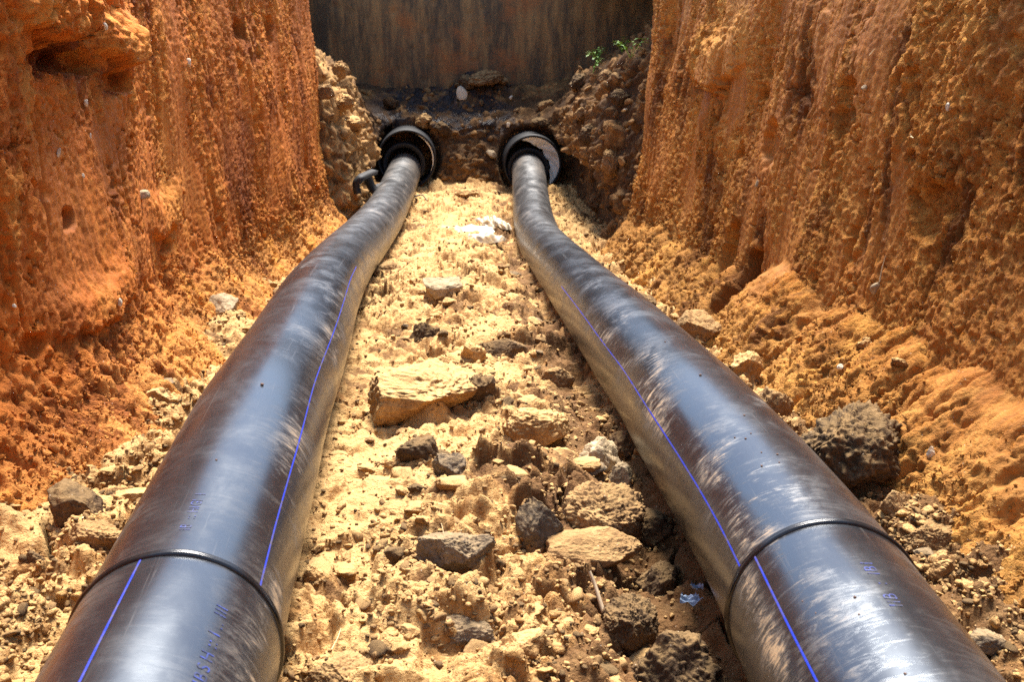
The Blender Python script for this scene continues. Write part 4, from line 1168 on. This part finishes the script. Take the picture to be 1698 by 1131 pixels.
twig("straw", [tuple(on_grid(PR, 1440, 88) + Vector((-.02, -.02, 0))), tuple(on_grid(PR, 1448, 80) + Vector((-.03, -.03, 0)))], .004, M['straw'], "short straw high in the right wall", "straw")
twig("straw", [tuple(on_grid(PR, 1506, 229) + Vector((-.02, -.02, 0))), tuple(on_grid(PR, 1514, 225) + Vector((-.03, -.03, 0)))], .004, M['straw'], "stubby straw in the right wall below the white pebble", "straw")
twig("fibre", [fpt(748, 925, .03, -.02), fpt(738, 918, .06, -.02), fpt(733, 908, .09, -.01)], .0022, M['straw'], "dry fibre lying across the large dark grey stone", "fibre")
twig("fibre", [fpt(550, 1085, .012), fpt(560, 1070, .02), fpt(566, 1050, .014)], .002, M['straw'], "dry fibre on the floor near the left pipe's weld", "fibre")
twig("root_thread", [fpt(140, 866, .015, -.015), fpt(148, 862, .045, -.01), fpt(138, 860, .07, .0)], .0022, M['straw'], "curved root thread on the dark angular clod's face", "root")

# black rubber strip with a T-shaped end, passing under the left pipe
def strap():
    P0 = [(590, 303), (604, 297), (618, 312), (632, 327), (650, 334)]
    pts = [on_grid(PB, a, b) + Vector((.06, -.16, .05)) for a, b in P0[:3]]; pts += [pts[2] + Vector((.14, -.02, -.12)), pts[2] + Vector((.34, -.04, -.2))]
    root = tag(empty("rubber_strip", pts[2]), "black rubber strip with a T-shaped end beside the left pipe near its sleeve", "rubber strip")
    inv = Matrix.Translation(-root.location)
    def flat(name, pts, w, th):
        q = np.array([p[:] for p in pts]); n = 24; tt = np.linspace(0, len(q) - 1, n)
        q = np.stack([np.interp(tt, np.arange(len(q)), q[:, k]) for k in range(3)], 1)
        for _ in range(4): q[1:-1] = (q[:-2] + 2 * q[1:-1] + q[2:]) / 4
        t = np.gradient(q, axis=0); t /= np.linalg.norm(t, axis=1)[:, None]
        a = np.cross(t, [0, -.75, .65]); a /= np.linalg.norm(a, axis=1)[:, None]; b = np.cross(t, a)
        sec = [(-.5, -.5), (-.5, .5), (-.2, .75), (.2, .75), (.5, .5), (.5, -.5)]
        V = np.stack([q + a * (sx * w) + b * (sy * th) for sx, sy in sec], 1)
        o = link(name, mesh_np(name, V.reshape(-1, 3), grid_faces(n, 6, wrap=True)), M['rubber'], root); o.matrix_parent_inverse = inv
    flat("strip_body", pts[1:], .11, .035)
    flat("strip_end", [pts[0] + Vector((0, 0, -.16)), pts[0] + Vector((-.02, 0, -.03)), pts[0] + Vector((.06, 0, .05)), pts[1] + Vector((.12, 0, .04))], .09, .045)
    flat("strip_tab", [pts[2] + Vector((.05, .1, .0)), pts[2] + Vector((.16, .12, .03))], .10, .03)
strap()
twig("wire", [fpt(688, 329, .03), fpt(700, 328, .05), fpt(706, 333, .03), fpt(710, 336, .0)], .012, M['rubber'], "short black wire on the clay right of the left pipe near its sleeve", "wire")

# crumpled dirty plastic sheeting half buried in the floor
def sheet(cpx, cpy, wx, wy, h, rz, seed, label):
    x, y, z = on_floor(cpx, cpy)
    n, m = 70, 36
    U, W = np.meshgrid(np.linspace(-1, 1, n), np.linspace(-1, 1, m), indexing='ij')
    edge = 1 + 0.25 * perlin(U * 2.2 + seed, W * 2.2, seed)
    X = U * wx * edge; Y = W * wy * (1 + .35 * perlin(U * 3.1 + seed, U * 0 + 2.2, seed + 2))
    Z = h * (0.35 + 0.8 * np.abs(perlin(U * 1.6 + .5 * W, W * 1.1, seed + 3)) + 0.28 * np.abs(perlin(U * 3.1 + .4 * W, W * 1.8, seed + 4)) + .10 * np.abs(perlin(U * 7, W * 4, seed + 5)) - .8 * np.maximum(np.abs(U), np.abs(W)) ** 5)
    ca, sa = math.cos(rz), math.sin(rz)
    P = np.stack([x + X * ca - Y * sa, y + X * sa + Y * ca, z + Z], -1)
    o = link("plastic_sheet", mesh_np("plastic_sheet", P.reshape(-1, 3), grid_faces(n, m)), M['sheet'])
    tag(o, label, "plastic sheet", "crumpled plastic sheeting between the pipes")
sheet(757, 382, .42, .26, .055, -.12, 5, "dirty white crumpled plastic sheet across the floor between the pipes' bends")
sheet(800, 395, .24, .16, .07, .5, 8, "smaller whiter crumple of plastic at the front right of the sheet")
sheet(815, 372, .18, .26, .10, .3, 12, "pale domed fold of plastic behind the smaller whiter crumple")

def scrap(px, py, w, h, up, rz, label, cat):
    x, y, z = on_floor(px, py)
    n = 14
    U, W = np.meshgrid(np.linspace(-1, 1, n), np.linspace(-1, 1, n), indexing='ij')
    Z = .014 * perlin(U * 1.7 + px, W * 1.7, 7) + .012 * U * U
    ca, sa = math.cos(rz), math.sin(rz); X = U * w * (1 - .25 * W); Y = W * h
    P = np.stack([x + X * ca - Y * sa, y + X * sa + Y * ca, z + up + Z + Y * .35], -1)
    tag(link("plastic_scrap", mesh_np("plastic_scrap", P.reshape(-1, 3), grid_faces(n, n)), M['bluefilm']), label, cat)
scrap(1142, 1030, .030, .016, .075, .05, "small blue grey plastic scrap on the very large dark clod", "plastic scrap")
scrap(1152, 1015, .018, .008, .085, .0, "narrow pale plastic strip just behind the blue grey scrap", "plastic scrap")

# seedlings on the right bank
def plant(px, py, hgt, n, seed, label, feathery=False):
    base = on_grid(PB, px, py)
    rg = np.random.default_rng(seed)
    root = tag(empty("green_plant", base), label, "plant", "small green plants on the right bank")
    for k in range(n):
        a = rg.uniform(0, 6.28); lean = rg.uniform(.25, .9); hh = hgt * rg.uniform(.6, 1.1)
        tip = Vector((math.cos(a) * lean * hh, math.sin(a) * lean * hh * .8 - .02, hh * (1 - .35 * lean)))
        twig("stem", [(0, 0, -.03), tuple(tip * .55 + Vector((0, 0, hh * .12))), tuple(tip)], .004, M['leaf'], None, None, .5, 5, parent=root)
        m = 15 if feathery else 4
        for j in range(m):
            f = 0.35 + .65 * j / max(1, m - 1)
            c = tip * f + Vector((0, 0, hh * .10 * math.sin(f * 3.14)))
            side = -1 if j % 2 else 1
            aa = a + side * rg.uniform(.5, 1.2); L = hgt * (.22 if feathery else .62) * rg.uniform(.7, 1.1); Wd = L * (.28 if feathery else .34)
            d = Vector((math.cos(aa), math.sin(aa), rg.uniform(.1, .6))).normalized(); s = d.cross(Vector((0, 0, 1))).normalized(); up = s.cross(d)
            prof = [(0, .05), (.25, .75), (.5, 1), (.75, .7), (1, .03)]
            V = []
            for (t_, w_) in prof:
                mid = c + d * (L * t_) - Vector((0, 0, L * .35 * t_ * t_))
                V += [mid - s * (Wd * w_ * .5) + up * (Wd * w_ * .16), mid, mid + s * (Wd * w_ * .5) + up * (Wd * w_ * .16)]
            F = [(i * 3 + q_, i * 3 + q_ + 1, i * 3 + q_ + 4, i * 3 + q_ + 3) for i in range(4) for q_ in (0, 1)]
            link("leaf", mesh_np("leaf", np.array([v[:] for v in V]), np.array(F)), M['leaf'], root)
plant(1030, 78, .22, 8, 1, "feathery green plant highest on the right bank, against the concrete", True)
plant(986, 100, .22, 6, 2, "green seedling with narrow leaves, left plant on the right bank")
plant(980, 114, .20, 2, 3, "lowest green sprout, single leaves drooping at the bank's edge")
plant(1046, 86, .2, 4, 4, "yellow-green sprout squeezed against the right wall")
